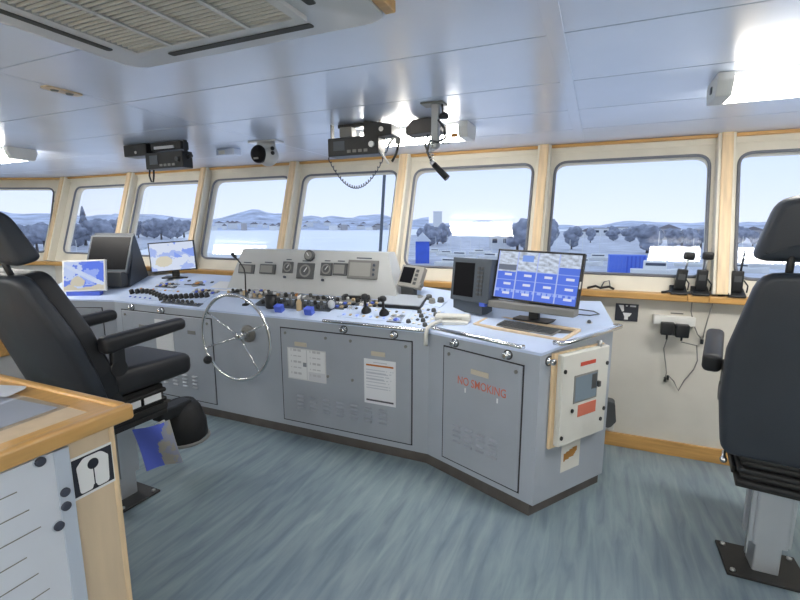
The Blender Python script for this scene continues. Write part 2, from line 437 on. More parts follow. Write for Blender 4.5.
# angled wing windows (lean frame rotated)
FW = frame(tuple(Vector((-6.02, ylean(1.06)+.02)) + AD*3.85), tuple(Vector((-6.02, ylean(1.06)+.02))), 1.06) @ TILT
for k in range(3):
    n += 1
    make_window(n, FW @ T(3.85-P*(k+1), 0, 0), P, .079, 1.055 if k == 0 else 1.013)
struct('wall_wing', MB().box(3.85, 3.9, 0, .07, S0, S1, FW), 'cream')
# posts between the windows, leaning with the wall
t_ = 2
def post(M):
    global t_
    t_ += 1
    p = bpy.data.objects.new('trim_%d' % t_, None); link(p, None, M); p['kind'] = 'structure'
    part('post_core', MB().box(-.046, .046, -.075, .002, S0+.01, S1-.02, bev=.003, seg=1), 'cream', p)
    part('post_front', MB().box(-.030, .030, -.089, -.072, S0+.01, S1-.02, bev=.004), 'post', p)
for k in range(-4, 4): post(lean_frame(X7+P*k))
post(lean_frame(-5.93))
for k in range(2): post(FW @ T(3.85-P*(k+1), 0, 0))
t_ += 1
struct('trim_%d' % t_, MB().box(-6.1, XR, ylean(ZC)-.055, ylean(ZC)+.03, ZC-.022, ZC-.001, bev=.004), 'wood')
t_ += 1
struct('trim_%d' % t_, MB().box(0, 3.9, -.05, .04, ZC-.022, ZC-.001, bev=.004), 'wood', frame(tuple(Vector((-6.03, ylean(ZC))) + AD*3.85), (-6.03, ylean(ZC))))
t_ += 1
struct('trim_%d' % t_, MB().box(-6.05, XR, ylean(ZC)-.028, ylean(ZC)+.02, ZC-.058, ZC-.022), 'cream')

# ------------------------------------------------------------------ ceiling fixtures
def lamp(x0, x1, yc, label, w=.20, h=.08):
    t = thing('ceiling_lamp', label, 'lamp', ((x0+x1)/2, yc, ZC), group='fluorescent ceiling lamps')
    L = (x1-x0)/2
    part('tray', MB().box(-L+.02, L-.02, -w/2+.01, w/2-.01, -.018, 0, bev=.003), 'whiteplastic', t)
    pr = [(-w/2+.015, -.018), (w/2-.015, -.018), (w/2-.005, -.03), (w/2-.03, -h), (-w/2+.03, -h), (-w/2+.005, -.03)]
    M = Matrix(((0, 0, 1, 0), (1, 0, 0, 0), (0, 1, 0, 0), (0, 0, 0, 1)))
    part('diffuser', MB().prism(pr, -L+.055, L-.055, M), 'lamp', t)
    pe = [(-w/2+.008, 0), (w/2-.008, 0), (w/2, -.03), (w/2-.025, -h-.004), (-w/2+.025, -h-.004), (-w/2, -.03)]
    for a, b in ((-L, -L+.055), (L-.055, L)):
        c = part('end_cap', MB().prism(pe, a, b, M, bev=.004), 'whiteplastic', t)
    part('clip', MB().box(-L-.004, -L+.004, -.012, .012, -.055, -.03), 'darkgrey', t)
    return t
lamp(.37, 1.62, 2.235, 'bright fluorescent ceiling lamp at the upper right, above the empty chair')
lamp(-1.42, -.70, 2.62, 'bright fluorescent ceiling lamp partly behind the hanging black radios')
lamp(-5.2, -3.98, 2.09, 'small distant ceiling lamp at the far left edge above the windows')
for x, y in ((-1.2, -.9), (1.2, -.9), (-3.6, -.9), (-6.2, -.9), (-2.4, -2.2), (.9, -2.2), (-5.2, -2.2)):  # unseen lamps added aft of the camera to brighten the interior
    lamp(x-.62, x+.62, y, 'unseen fluorescent fill lamp added behind the camera to light the bridge')

# air-conditioning cassette
ac = thing('air_conditioner', 'white ceiling air conditioner with slatted intake grille and dark outlet slots', 'air conditioner', (-1.03, .68, ZC))
def acp(*a): return T(1.03, -.68, -ZC)
body = rnd_poly(rect(-1.50, -.545, .19, 1.175), .05, 5)
part('cover', MB().prism(body, ZC-.034, ZC, T(1.03, -.68, -ZC), bev=.006, seg=3), 'acwhite', ac)
gr = part('grille_recess', MB().box(-1.335, -.755, .30, 1.045, ZC-.0345, ZC-.033, T(1.03, -.68, -ZC)), 'instgrey', ac)
ns = 44; pitch = (1.045-.30)/ns
sl = MB().box(-.29, .29, -pitch*.33, pitch*.33, -.003, .003, R(.35, 'X')); src = None
for k in range(ns):
    M = T(-1.045+1.03, .30+pitch*(k+.5)-.68, -.039)
    o = part('slat', sl, 'grille', ac, M) if src is None else inst('slat', src, ac, M)
    src = src or o
for x in (-1.19, -1.045, -.90):
    part('grille_bar', MB().box(x-.006, x+.006, .30, 1.045, ZC-.047, ZC-.0425, T(1.03, -.68, -ZC)), 'acwhite', ac)
fr = MB()
for a in (rect(-1.36, -1.335, .275, 1.07), rect(-.755, -.73, .275, 1.07), rect(-1.335, -.755, 1.045, 1.07), rect(-1.335, -.755, .275, .30)): fr.prism(a, ZC-.046, ZC-.032)
part('grille_frame', fr.move(T(1.03, -.68, -ZC)), 'acwhite', ac)
for r_ in (rect(-1.43, -1.405, .33, 1.02), rect(-.69, -.665, .33, 1.02), rect(-1.28, -.745, 1.105, 1.13), rect(-1.30, -.79, .225, .25)):
    part('outlet_slot', MB().prism(rnd_poly(r_, .009, 4), ZC-.036, ZC-.033, T(1.03, -.68, -ZC)), 'slot', ac)
part('logo_plate', MB().box(-.86, -.82, 1.075, 1.082, ZC-.0355, ZC-.0335, T(1.03, -.68, -ZC)), 'slot', ac)
part('edge_board', MB().box(-.545, -.515, .25, 1.155, ZC-.03, ZC, T(1.03, -.68, -ZC), bev=.004), 'wood', ac)
v = thing('ceiling_nozzle', 'small tan nozzle plate on a ceiling joint at the left', 'nozzle', (-2.14, 1.30, ZC))
part('plate', MB().prism(rnd_poly(rect(-.028, .028, -.075, .075), .02), -.006, 0), 'laminate', v)
for yy in (-.03, .03): part('jet', MB().cyl((0, yy, -.012), (0, yy, -.005), .012, .016), 'midgrey', v)

# ------------------------------------------------------------------ helm console
K = (-.90, 2.50); C_ = (-.224, 2.213); E_ = (.105, 2.70); BR = (.03, 3.05); M2 = (-.55, 3.05); M1 = (-1.15, 3.05)
AX = -2.32
def mir(p): return (2*AX-p[0], p[1])
ZT = {K: .87, C_: .888, E_: .955, BR: 1.030, M2: 1.0, M1: 1.058}
for p in list(ZT): ZT[mir(p)] = ZT[p]
ring = [mir(K), K, C_, E_, BR, M2, M1, mir(M1), mir(M2), mir(BR), mir(E_), mir(C_)]
tris = [(mir(K), K, M1), (mir(K), M1, mir(M1)), (K, C_, E_), (K, E_, BR), (K, BR, M2), (K, M2, M1)]
tris += [tuple(mir(p) for p in t[::-1]) for t in tris[2:]]
def topz(x, y):
    best = None
    for a, b, c in tris:
        d = (b[1]-c[1])*(a[0]-c[0])+(c[0]-b[0])*(a[1]-c[1])
        l1 = ((b[1]-c[1])*(x-c[0])+(c[0]-b[0])*(y-c[1]))/d; l2 = ((c[1]-a[1])*(x-c[0])+(a[0]-c[0])*(y-c[1]))/d; l3 = 1-l1-l2
        mn = min(l1, l2, l3); zz = l1*ZT[a]+l2*ZT[b]+l3*ZT[c]
        if best is None or mn > best[0]: best = (mn, zz)
    return best[1]
CO = (AX, 2.75, 0)
con = thing('helm_console', 'long grey steel helm console with angled ends, doors and sloping pale top', 'console', CO)
IC = T(-AX, -2.75, 0)
def ring_prism(zlow, dz_low, dz_high, inset=0.0):
    """ring-shaped body; top follows ZT"""
    mb = MB(); cx, cy = AX, 2.78
    P_ = []
    for p in ring:
        d = Vector((p[0]-cx, p[1]-cy)); 
        P_.append((p[0]-inset*(1 if d.x > 0 else -1)*.9, p[1]-inset*(1 if d.y > 0 else -1)))
    n = len(ring); idx = {p: i for i, p in enumerate(ring)}
    for p, q in zip(ring, P_): mb.v.append(Vector((q[0], q[1], zlow if zlow is not None else ZT[p]+dz_low)))
    for p, q in zip(ring, P_): mb.v.append(Vector((q[0], q[1], ZT[p]+dz_high)))
    for i in range(n): j = (i+1) % n; mb.f.append([i, j, n+j, n+i]); mb.s.append(False)
    for t in tris: mb.f.append([n+idx[p] for p in t]); mb.s.append(False); mb.f.append([idx[p] for p in t[::-1]]); mb.s.append(False)
    return mb
part('body', ring_prism(.075, 0, -.014, 0).move(IC), 'console', con)
part('worktop', ring_prism(None, -.014, 0, -.006).move(IC), 'worktop', con)
tk = ring_prism(0.0, 0, -.3, .022); part('toe_kick', tk.move(IC), 'toe', con)
FC = frame(mir(K), K); FR = frame(K, C_); FE = frame(C_, E_); FL = frame(mir(C_), mir(K))
def fx(F, p): return (F.inverted() @ Vector((p[0], p[1], 0))).x
louv = MB().prism([(0, -.006), (.013, -.004), (.013, -.001), (0, .007)], -.026, .026, Matrix(((0, 0, 1, 0), (-1, 0, 0, 0), (0, 1, 0, 0), (0, 0, 0, 1))))
LV = {'m': None}
def console_door(F, x0, x1, z0, z1, louvres, latches, plaques):
    d = bpy.data.objects.new('door', MB().box(x0, x1, -.007, .004, z0, z1, bev=.0025, seg=1).mesh('door', 'console_door'))
    link(d, con, IC @ F)
    part('gap_seal', MB().box(x0-.008, x1+.008, -.0015, .003, z0-.008, z1+.008), 'gap', d)
    for (x, z) in latches: part('latch', MB().cyl((x, -.012, z), (x, -.006, z), .010, seg=12).box(x-.004, x+.004, -.016, -.011, z-.009, z+.009), 'midgrey', d)
    for (x, z, w) in plaques:
        pl = part('name_plate', MB().box(x, x+w, -.011, -.006, z, z+.03, bev=.002, seg=1), 'brass' if w > .09 else 'midgrey', d)
    for (x, z, nx, nz, px, pz) in louvres:
        for i in range(nx):
            for j in range(nz):
                M = T(x+px*i, -.0065, z+pz*j)
                o = part('louvre', louv, 'console_door', d, M) if LV['m'] is None else inst('louvre', LV['m'], d, M)
                LV['m'] = LV['m'] or o
    return d
xc = lambda x: fx(FC, (x, 2.5))
dC = console_door(FC, xc(-2.0), xc(-1.013), .12, .79, [(xc(-1.85), .225, 7, 4, .107, .03)],
    [(xc(-1.96), .76), (xc(-1.05), .76), (xc(-1.63), .755), (xc(-1.44), .755), (xc(-1.62), .49), (xc(-1.43), .49)], [(xc(-1.885), .675, .10), (xc(-1.29), .675, .10)])
dL = console_door(FC, xc(-3.654), xc(-2.652), .12, .795, [(xc(-3.50), .225, 7, 4, .107, .03)],
    [(xc(-3.61), .76), (xc(-2.69), .76)], [(xc(-3.45), .66, .085), (xc(-2.90), .66, .085)])
dR = console_door(FR, .125, .645, .115, .80, [(.235, .25, 4, 4, .085, .032)], [(.165, .765), (.61, .765)], [(.325, .685, .12)])
dF = console_door(FL, .10, .62, .115, .80, [(.2, .25, 4, 4, .085, .032)], [(.15, .765), (.58, .765)], [(.30, .685, .085)])
tx = text_mesh('NO SMOKING', .066, 'redtext'); part('lettering', tx, None, dR, T(.395, -.0078, .607) @ R(PI/2, 'X') @ Matrix.Diagonal((.78, 1, 1, 1)), label='red stencilled NO SMOKING lettering')
for x in (.285, .50): part('tape_mark', MB().box(x, x+.008, -.009, -.006, .565, .592), 'paper', dR)
def lock_knob(F, x, z):
    k = bpy.data.objects.new('lock_knob', MB().lathe([(.020, 0), (.020, .006), (.012, .008), (.011, .022), (.017, .026), (.017, .034), (.010, .038)], seg=16, M=R(PI/2, 'X')).mesh('lock_knob', 'chrome'))
    link(k, con, IC @ F @ T(x, 0, z))
    part('knob_ring', MB().lathe([(.027, 0), (.027, .003), (.019, .004)], seg=16, M=R(PI/2, 'X')), 'darkgrey', k)
for x in (-1.49, -1.13): lock_knob(FC, xc(x), .826)
for x in (-3.52, -3.17): lock_knob(FC, xc(x), .826)
lock_knob(FR, .205, .838); lock_knob(FR, .555, .842); lock_knob(FE, .065, .838)
# grab rails along the front edges
def rail(F, x0, x1, z, r=.011, off=-.03, z1=None):
    z1 = z if z1 is None else z1
    rl = part('grab_rail', MB().tube([(x0, .004, z), (x0+.008, off*.8, z+.004), (x0+.03, off, z+.006), (x1-.03, off, z1+.006), (x1-.008, off*.8, z1+.004), (x1, .004, z1)], r, 10), 'chrome', con, IC @ F)
rail(FC, xc(-1.64), xc(-.93), .872); rail(FR, .04, .64, .90)
rail(FE, .10, .60, .925, .012, -.05, .952)
# tray sunk into the right-hand top: wooden frame, dark keyboard
def top_frame(x, y, ang):
    """matrix with z normal to the console top at x,y and x axis at heading ang"""
    e_ = .02; nx = (topz(x-e_, y)-topz(x+e_, y))/(2*e_); ny = (topz(x, y-e_)-topz(x, y+e_))/(2*e_)
    nrm = Vector((nx, ny, 1)).normalized(); xd = Vector((math.cos(ang), math.sin(ang), 0)); xd = (xd-nrm*xd.dot(nrm)).normalized(); yd = nrm.cross(xd)
    z = topz(x, y)
    return Matrix(((xd.x, yd.x, nrm.x, x), (xd.y, yd.y, nrm.y, y), (xd.z, yd.z, nrm.z, z), (0, 0, 0, 1)))
AR = math.atan2(C_[1]-K[1], C_[0]-K[0])
kt = thing('keyboard_tray', 'wood framed tray with a dark keyboard sunk into the right console top', 'tray', M=top_frame(-.36, 2.60, AR))
fr = MB()
for a in (rect(-.29, .29, -.098, -.078), rect(-.29, .29, .078, .098), rect(-.29, -.27, -.078, .078), rect(.27, .29, -.078, .078)): fr.prism(a, -.004, .016, bev=.002, seg=1)
part('frame', fr, 'laminate', kt); part('well', MB().box(-.27, .27, -.078, .078, -.004, .003), 'darkgrey', kt)
kb = part('keyboard', MB().box(-.16, .20, -.045, .05, .003, .012, bev=.002, seg=1), 'midgrey', kt); src = None
kc = MB().box(-.0095, .0095, -.0085, .0085, 0, .005)
for i in range(15):
    for j in range(4):
        M = T(-.145+i*.0235, -.033+j*.022, .012); o = part('key', kc, 'darkgrey', kb, M) if src is None else inst('key', src, kb, M); src = src or o

# printed sheets on the doors
def diagram(u, v):
    if u < .03 or u > .97 or v < .04 or v > .96: return (.62, .63, .64)
    if abs(u-.45) < .05 and abs(v-.5) < .08: return (.25, .27, .30)
    if abs(u-.52) < .012: return (.55, .57, .60)
    if (int(v*22) % 4 == 0 and (.1 < u < .4 or .58 < u < .9)) and int(u*40) % 5: return (.50, .51, .54)
    if u > .55 and v < .3: return (.60, .62, .66)
    return (.74, .76, .78)
def notice(u, v):
    if .84 < v < .885 and .08 < u < .92: return (.50, .16, .03)
    if .06 < v < .095 and .08 < u < .92: return (.08, .08, .10)
    if .92 < v < .95 and .3 < u < .75: return (.5, .52, .58)
    if .3 < v < .8 and int(v*44) % 3 == 0 and .08 < u < .6+.35*random.random(): return (.50, .53, .60)
    return (.74, .76, .80)
def sheet(name, label, w, h, fn, M, nx=40, ny=44):
    t = thing(name, label, 'paper', M=M)
    part('sheet', MB().box(0, w, .0006, .0016, 0, h), 'paper', t); part('print', grid_print('print', w, h, nx, ny, fn, 'print'), None, t)
    return t
sheet('paper_notice', 'white landscape sheet with a diagram on the middle console door', .315, .225, diagram, FC @ T(xc(-1.948), -.0092, .435), 44, 30)
sheet('paper_notice', 'white portrait notice with an orange bar taped to the console door', .225, .30, notice, FC @ T(xc(-1.342), -.0092, .352), 30, 52)
sheet('paper_notice', 'blank white sheet on the left console door behind the armrest', .20, .28, lambda u, v: (.74, .76, .78), FC @ T(xc(-3.26), -.0092, .47), 4, 4)
sheet('paper_notice', 'small white card on the left console door low by the seat cushion', .16, .12, lambda u, v: (.74, .76, .78), FC @ T(xc(-3.08), -.0092, .36), 4, 4)
sheet('safety_sticker', 'white sticker with an orange wedge low on the console end', .155, .155, lambda u, v: (.42, .20, .04) if (.12 < u < .85 and .35+.2*(u) < v < .80 and v > .35 and (v-.3) > (u-.1)*.3 and u < 1.2-.0*v and v < .62+.25*u and u+(.8-v)*.9 < .98) else (.72, .71, .66), FE @ T(.205, -.0015, .195), 24, 24)

# electrical box on the console end
eb = thing('electrical_box', 'cream electrical box with inspection window and red label on console end', 'electrical box', M=FE @ T(.08, 0, .375) @ Matrix.Diagonal((.875, 1, 1, 1)))
part('mounting_board', MB().box(0, .47, -.018, -.0005, -.005, .50, bev=.003, seg=1), 'post', eb)
en = part('enclosure', MB().box(.03, .465, -0.0450, -.018, .012, .495, bev=.006), 'enclosure', eb)
lid = part('lid', MB().box(.032, .463, -0.0520, -0.0450, .014, .493, bev=.003, seg=1), 'enclosure', eb)
wp = part('inspection_window', MB().box(.14, .36, -0.0550, -0.0490, .225, .375, bev=.002, seg=1), 'midgrey', eb); part('window_glass', MB().box(.150, .350, -0.0565, -0.0540, .235, .365), 'meterglass', wp)
part('meter_scale', MB().box(.30, .345, -0.0575, -0.0560, .28, .36), 'darkgrey', wp); part('window_handle', MB().box(.352, .372, -0.0700, -0.0520, .285, .315, bev=.002, seg=1), 'darkgrey', wp)
part('warning_label', MB().box(.19, .36, -0.0538, -0.0515, .145, .21), 'redtext', eb, label='faded red and brown warning label')
part('name_strip', MB().box(.19, .33, -0.0538, -0.0515, .418, .438), 'red', eb, label='red name strip')
for (x, z) in ((.052, .06), (.052, .41), (.445, .40), (.135, .19), (.445, .145), (.418, .09)):
    part('lid_screw', MB().cyl((x, -0.0580, z), (x, -0.0500, z), .011, seg=12), 'black', eb)
part('cable_gland', MB().cyl((.39, -.035, .49), (.39, -.035, .525), .012, seg=12), 'steel', eb)

# instrument panel on the back of the console
ipt = thing('instrument_panel', 'raised grey instrument panel with gauges and displays behind the helm', 'instrument panel', (-2.02, 2.82, 1.0))
II = T(2.02, -2.82, -1.0)
zb = .985
mb = MB(); q = [(-2.79, 2.82, zb), (-1.25, 2.82, zb), (-1.36, 2.90, 1.307), (-2.67, 2.90, 1.307), (-2.79, 3.02, zb), (-1.25, 3.02, zb), (-1.36, 3.02, 1.307), (-2.67, 3.02, 1.307)]
mb.v = [Vector(p) for p in q]; mb.f = [[0, 1, 2, 3], [1, 5, 6, 2], [5, 4, 7, 6], [4, 0, 3, 7], [3, 2, 6, 7], [0, 4, 5, 1]]; mb.s = [False]*6
part('housing', mb.move(II), 'panelgrey', ipt)
IPT = math.atan2(.08, 1.307-zb)
IPF = T(0, 2.82, zb) @ R(-IPT, 'X')            # local x world, z along the face, -y out of the face
def ipz(z): return (z-zb)/math.cos(IPT)
def inst_box(x0, x1, z0, z1, kind):
    m = II @ IPF @ T((x0+x1)/2, 0, (ipz(z0)+ipz(z1))/2); w = (x1-x0)/2; h = (z1-z0)/2
    b = bpy.data.objects.new('gauge' if kind != 'display' else 'display', MB().box(-w, w, -.012, .002, -h, h, bev=.003, seg=1).mesh('g', 'darkgrey' if kind != 'big' else 'instgrey')); link(b, ipt, m)
    part('label_plate', MB().box(-w*.5, w*.5, -.002, .001, h+.012, h+.020), 'ink', b)
    if kind in ('display', 'big'):
        s = .76 if kind == 'big' else .84
        part('screen', MB().box(-w*.86, -w*.86+2*w*s*.9, -.0135, -.011, -h*.72, h*.72), 'midgrey' if kind != 'big' else 'instscreen', b)
        if kind == 'big':
            for k in range(3): part('button', MB().cyl((w*.74, -.016, h*(.5-.5*k)), (w*.74, -.011, h*(.5-.5*k)), .010, seg=10), 'ink', b)
    else:
        r = min(w, h)*.8
        part('dial', MB().cyl((0, -.0145, 0), (0, -.011, 0), r, seg=24), 'midgrey', b)
        part('dial_face', MB().cyl((0, -.0155, 0), (0, -.014, 0), r*.72, seg=24), 'darkgrey', b)
        part('pointer', MB().box(-.003, .003, -.018, -.015, -r*.2, r*.62, R(.6, 'Y')), 'paper', b)
    return b
inst_box(-2.685, -2.525, 1.11, 1.185, 'display'); inst_box(-2.469, -2.315, 1.115, 1.193, 'display'); inst_box(-2.246, -2.151, 1.13, 1.22, 'g')
inst_box(-2.11, -1.955, 1.093, 1.215, 'g'); inst_box(-1.897, -1.799, 1.126, 1.222, 'g'); inst_box(-1.788, -1.671, 1.132, 1.223, 'display'); inst_box(-1.664, -1.419, 1.115, 1.25, 'big')
rd = bpy.data.objects.new('round_gauge', MB().lathe([(.042, 0), (.042, .022), (.034, .026)], seg=28, M=R(PI/2, 'X')).mesh('rg', 'darkgrey')); link(rd, ipt, II @ IPF @ T(-2.007, 0, ipz(1.268)))
part('dial_face', MB().cyl((0, -.0275, 0), (0, -.024, 0), .030, seg=24), 'midgrey', rd); part('pointer', MB().box(-.0025, .0025, -.030, -.027, -.005, .025, R(-.7, 'Y')), 'paper', rd)
for x, z in ((-2.219, 1.10), (-1.87, 1.093)): part('indicator_knob', MB().cyl((0, -.016, 0), (0, .001, 0), .010, seg=12), 'ink', ipt, II @ IPF @ T(x, 0, ipz(z)))

# ship's wheel
wh = thing('steering_wheel', 'chrome steering wheel with thin spokes and black grip knob on the console', 'steering wheel', (-2.295, 2.50, .72))
RW = .305; YR = -.135
part('rim', MB().tube([(RW*math.cos(2*PI*k/56), YR, RW*math.sin(2*PI*k/56)) for k in range(56)], .0115, 10, True), 'chrome', wh)
for a in (147, 200, 24, 312):
    a = math.radians(a); part('spoke', MB().tube([(.02*math.cos(a), -.095, .02*math.sin(a)), (RW*math.cos(a), YR, RW*math.sin(a))], .0062, 8), 'chrome', wh)
part('hub', MB().lathe([(.034, .070), (.034, .088), (.026, .11), (.012, .118)], seg=20, M=R(PI/2, 'X')), 'chrome', wh)
part('shaft', MB().lathe([(.022, .012), (.022, .075)], seg=20, M=R(PI/2, 'X')), 'steel', wh); part('flange', MB().lathe([(.064, 0), (.064, .012), (.05, .02), (.024, .024)], seg=24, M=R(PI/2, 'X')), 'midgrey', wh)
part('grip_knob', MB().sphere((RW*math.cos(math.radians(217)), YR-.028, RW*math.sin(math.radians(217))), .031, 3), 'black', wh)

# ------------------------------------------------------------------ monitors
def monitor(name, label, BLp, BRp, h, tilt, frame_m, fn, bez=.016, t=.03, nx=64, ny=40, stand=True, scr=None, cat='monitor', back=None):
    """BLp, BRp: bottom corners (x,y,z) of the front; tilt backwards"""
    A, B = Vector(BLp), Vector(BRp); w = (B-A).xy.length
    F = frame((A.x, A.y), (B.x, B.y), min(A.z, B.z)); rollz = math.atan2(B.z-A.z, w)
    t_o = thing(name, label, cat, M=F)
    TT = R(-rollz, 'Y') @ R(-tilt, 'X')
    hs = part('housing', MB().box(0, w, 0, t, 0, h, bev=.004, seg=2), frame_m, t_o, TT)
    if fn: part('screen', grid_print('screen', w-2*bez, h-2*bez, nx, ny, fn, 'screen'), None, t_o, TT @ T(bez, -.0008, bez))
    elif scr: part('screen', MB().box(bez, w-bez, -.0012, .001, bez, h-bez), scr, t_o, TT)
    mid = F @ Vector((w/2, t+.04, 0)); zt = topz(mid.x, mid.y) - min(A.z, B.z)
    if stand:
        part('neck', MB().box(w/2-.03, w/2+.03, t+.005, t+.03, zt+.003, h*.5), frame_m, t_o)
        part('foot', MB().prism(rnd_poly(rect(w/2-.11, w/2+.11, -.02, .14), .02), zt-.004, zt+.006), frame_m, t_o)
    return t_o, F, w, TT
def cctv(u, v):
    r = int((1-v)*5); c = int(u*4); fu = u*4 % 1; fv = (1-v)*5 % 1
    if fu < .07: return (.45, .55, .95)
    top = r < 2 or (r == 2 and c < 3 and fv < .2+.25*c)
    if r < 2 or (r == 2 and c == 0 and fv < .2):
        k = .5+.9*fbm(u*9, v*12, 1.6, 3); 
        if r == 1 and c == 3 and fv > .35: return (.10, .20, .82)
        if c == 1 and .25 < fu < .8 and r == 0 and fv > .35: return (.22, .38, .90)
        if c == 0 and r == 1 and fv > .45: return (.16, .19, .26)
        k = max(.12, min(1, .55+k*.5)); return (k*.72, k*.82, k)
    if fv < .05: return (.30, .42, .95)
    if .45 < fu < .8 and .3 < fv < .62: return (.75, .80, 1.0)
    if r == 4 and .1 < fv < .3 and int(u*46) % 3: return (.35, .48, 1.0)
    return (.10, .20, .86)
cm, FCM, wcm, TTc = monitor('cctv_monitor', 'wide black framed monitor showing blue camera tiles on the right console', (-.585, 2.75, 1.068), (-.085, 2.60, 1.058), .305, .20, 'black', cctv, .012, .032, 64, 60, True)
part('sound_bar', MB().box(-.01, wcm-.005, -.03, .05, -.055, -.012, bev=.006), 'midgrey', cm)
part('power_light', MB().box(wcm-.006, wcm+.001, -.002, .004, .11, .15), 'whiteplastic', cm, TTc)
rm, FRM, wrm, TTr = monitor('radar_display', 'small dark boxy radar display with a key column left of camera monitor', (-.875, 2.83, 1.02), (-.60, 2.715, 1.02), .275, .10, 'bezel', None, .03, .12, stand=False, cat='display')
part('screen', MB().box(.022, .18, -.0015, .002, .03, .245), 'screenblack', rm, TTr)
for k in range(7):
    for j in range(2): part('key', MB().box(.205+.024*j, .223+.024*j, -.005, .002, .045+.027*k, .062+.027*k), 'darkgrey', rm, TTr)
part('base', MB().box(.02, .25, .01, .12, topz(-.72, 2.83)-1.02-.006, .006), 'bezel', rm); part('cable_socket', MB().box(.235, .275, .0, .03, -.02, .004), 'bluebox', rm)
sm, FSM, wsm, TTs = monitor('gps_display', 'small grey tilted navigation display on stalk beside instrument panel', (-1.275, 2.86, 1.10), (-1.10, 2.83, 1.088), .155, .45, 'greybezel', None, .01, .05, stand=False, cat='display')
part('screen', MB().box(.014, .110, -.0015, .002, .026, .140), 'screenblack', sm, TTs)
for k in range(4): part('key', MB().box(.124, .146, -.004, .002, .02+.030*k, .040+.030*k), 'darkgrey', sm, TTs)
part('side_knob', MB().cyl((.175, .02, .03), (.192, .02, .03), .016, seg=12), 'midgrey', sm, TTs)
part('stand', MB().box(.025, .125, .02, .07, topz(-1.18, 2.9)-1.09-.008, .012).box(.0, .15, .0, .10, topz(-1.18, 2.9)-1.09-.012, topz(-1.18, 2.9)-1.09+.012), 'darkgrey', sm)
def chart(seed):
    def f(u, v):
        k = fbm(u*3+seed, v*3, .9, seed); band = abs((v-.15)-(1-u)*.75)
        if (u-.36)**2*5+(v-.30)**2*4 < .13+.15*k or v < .10+.08*k+.04*math.sin(u*9): return (.62, .58, .47)
        if band < .07+.05*k: return (.62, .72, .95)
        if v > .2 and u > .45+.2*k and band > .1: return (.10, .20, .88) if k > -.18 else (.30, .42, .95)
        if k > .1: return (.14, .24, .85)
        return (.55, .66, .95)
    return f
def chart2(u, v):
    k = fbm(u*3+5, v*3, .9, 5)
    if (u-.28)**2*3+(v-.32)**2*4 < .12+.12*k: return (.72, .68, .55)
    if u > .55 and v > .45 and k > -.05 and abs(v-1.3+u) > .1: return (.25, .38, .95)
    if k > .22: return (.40, .52, .95)
    return (.72, .80, .98)
monitor('chart_monitor', 'thin black framed monitor with pale sea chart near the window sill', (-3.65, 2.80, 1.077), (-3.33, 3.02, 1.105), .265, .10, 'black', chart2, .010, .028)
wm, FWm, wwm, _ = monitor('chart_plotter', 'white framed plotter with bright blue and beige chart at the console end', (-4.24, 2.385, .925), (-3.93, 2.56, .935), .275, .22, 'whiteplastic', chart(2.0), .014, .03, stand=False)
part('bracket', MB().box(.03, wwm-.05, .0, .06, -.035, .004, bev=.003).box(.1, .13, .02, .06, -.06, 0), 'bluebox', wm)
bm_, FBm, wbm, TTb = monitor('chart_radar', 'large dark angled radar screen with deep grey housing on the left console', (-4.30, 2.62, 1.08), (-3.92, 2.76, 1.075), .36, .40, 'bezel', None, .012, .035, stand=False)
part('screen', MB().box(.018, wbm-.018, -.0015, .002,   .03, .345), 'screenblack', bm_, TTb)
zr = topz(-4.05, 2.85)-1.075
mb = MB(); q = [(0, .03, zr-.02), (wbm, .03, zr-.02), (wbm, .35, zr-.02), (0, .35, zr-.02), (.01, .18, .35), (wbm-.01, .18, .35)]
mb.v = [Vector(p) for p in q]; mb.f = [[3, 2, 1, 0], [0, 1, 5, 4], [1, 2, 5], [2, 3, 4, 5], [3, 0, 4]]; mb.s = [False]*5
part('rear_housing', mb, 'bezel', bm_); part('side_handle', MB().tube([(-.03, .14, .05), (-.05, .12, .08), (-.04, .18, .25), (.0, .2, .27)], .008, 8), 'bezel', bm_)
part('key_row', MB().box(.02, wbm-.02, -.05, .04, zr-.006, .004), 'darkgrey', bm_)

# ------------------------------------------------------------------ controls on the console top
def ctrl(name, label, x, y, ang, w, d, m='worktop', cat='control panel'):
    t = thing(name, label, cat, M=top_frame(x, y, ang)); part('plate', MB().box(-w/2, w/2, -d/2, d/2, -.002, .006, bev=.002, seg=1), m, t); return t
def knob(t, x, y, r=.014, h=.03, m='black'):
    r *= 1.22; h *= 1.15
    part('knob', MB().lathe([(r*1.15, .004), (r*1.1, .008), (r, .012), (r*.92, h), (r*.6, h+.003)], (x, y, 0), 12), m, t)
def button(t, x, y, w=.014, m='ledblue', h=.012): part('button', MB().box(x-w/2, x+w/2, y-w/2, y+w/2, .004, h), m, t)
t = ctrl('control_panel', 'pale control panel with two arcs of black knobs at the left', -3.27, 2.64, 0, .92, .20)
for i in range(9): knob(t, -.40+i*.052, -.02+.03*math.sin(i*.55), .016, .034)
for i in range(9): knob(t, .06+i*.045, -.06+.09*i/8, .015, .034)
for i in range(8): knob(t, .02+i*.05, -.085, .011, .02, 'darkgrey')
for i in range(10): button(t, -.40+i*.05, .07, .016, 'whiteplastic' if i % 3 else 'orange')
for i in range(5): button(t, -.35+i*.06, -.08, .014, 'bluebox')
t = ctrl('control_panel', 'pale sloping panel with levers and papers behind the left knobs', -3.15, 2.87, 0, .75, .16)
for i in range(6): button(t, -.33+i*.09, .03, .022, ['whiteplastic', 'ledblue', 'darkgrey'][i % 3])
part('compass_rose', MB().cyl((0, -.02, .005), (0, -.02, .012), .05, seg=20), 'midgrey', t); part('rose_cap', MB().cyl((0, -.02, .012), (0, -.02, .02), .02, seg=14), 'orange', t)
part('pen', MB().cyl((-.12, -.05, .012), (.1, -.035, .012), .005, seg=8), 'ink', t)
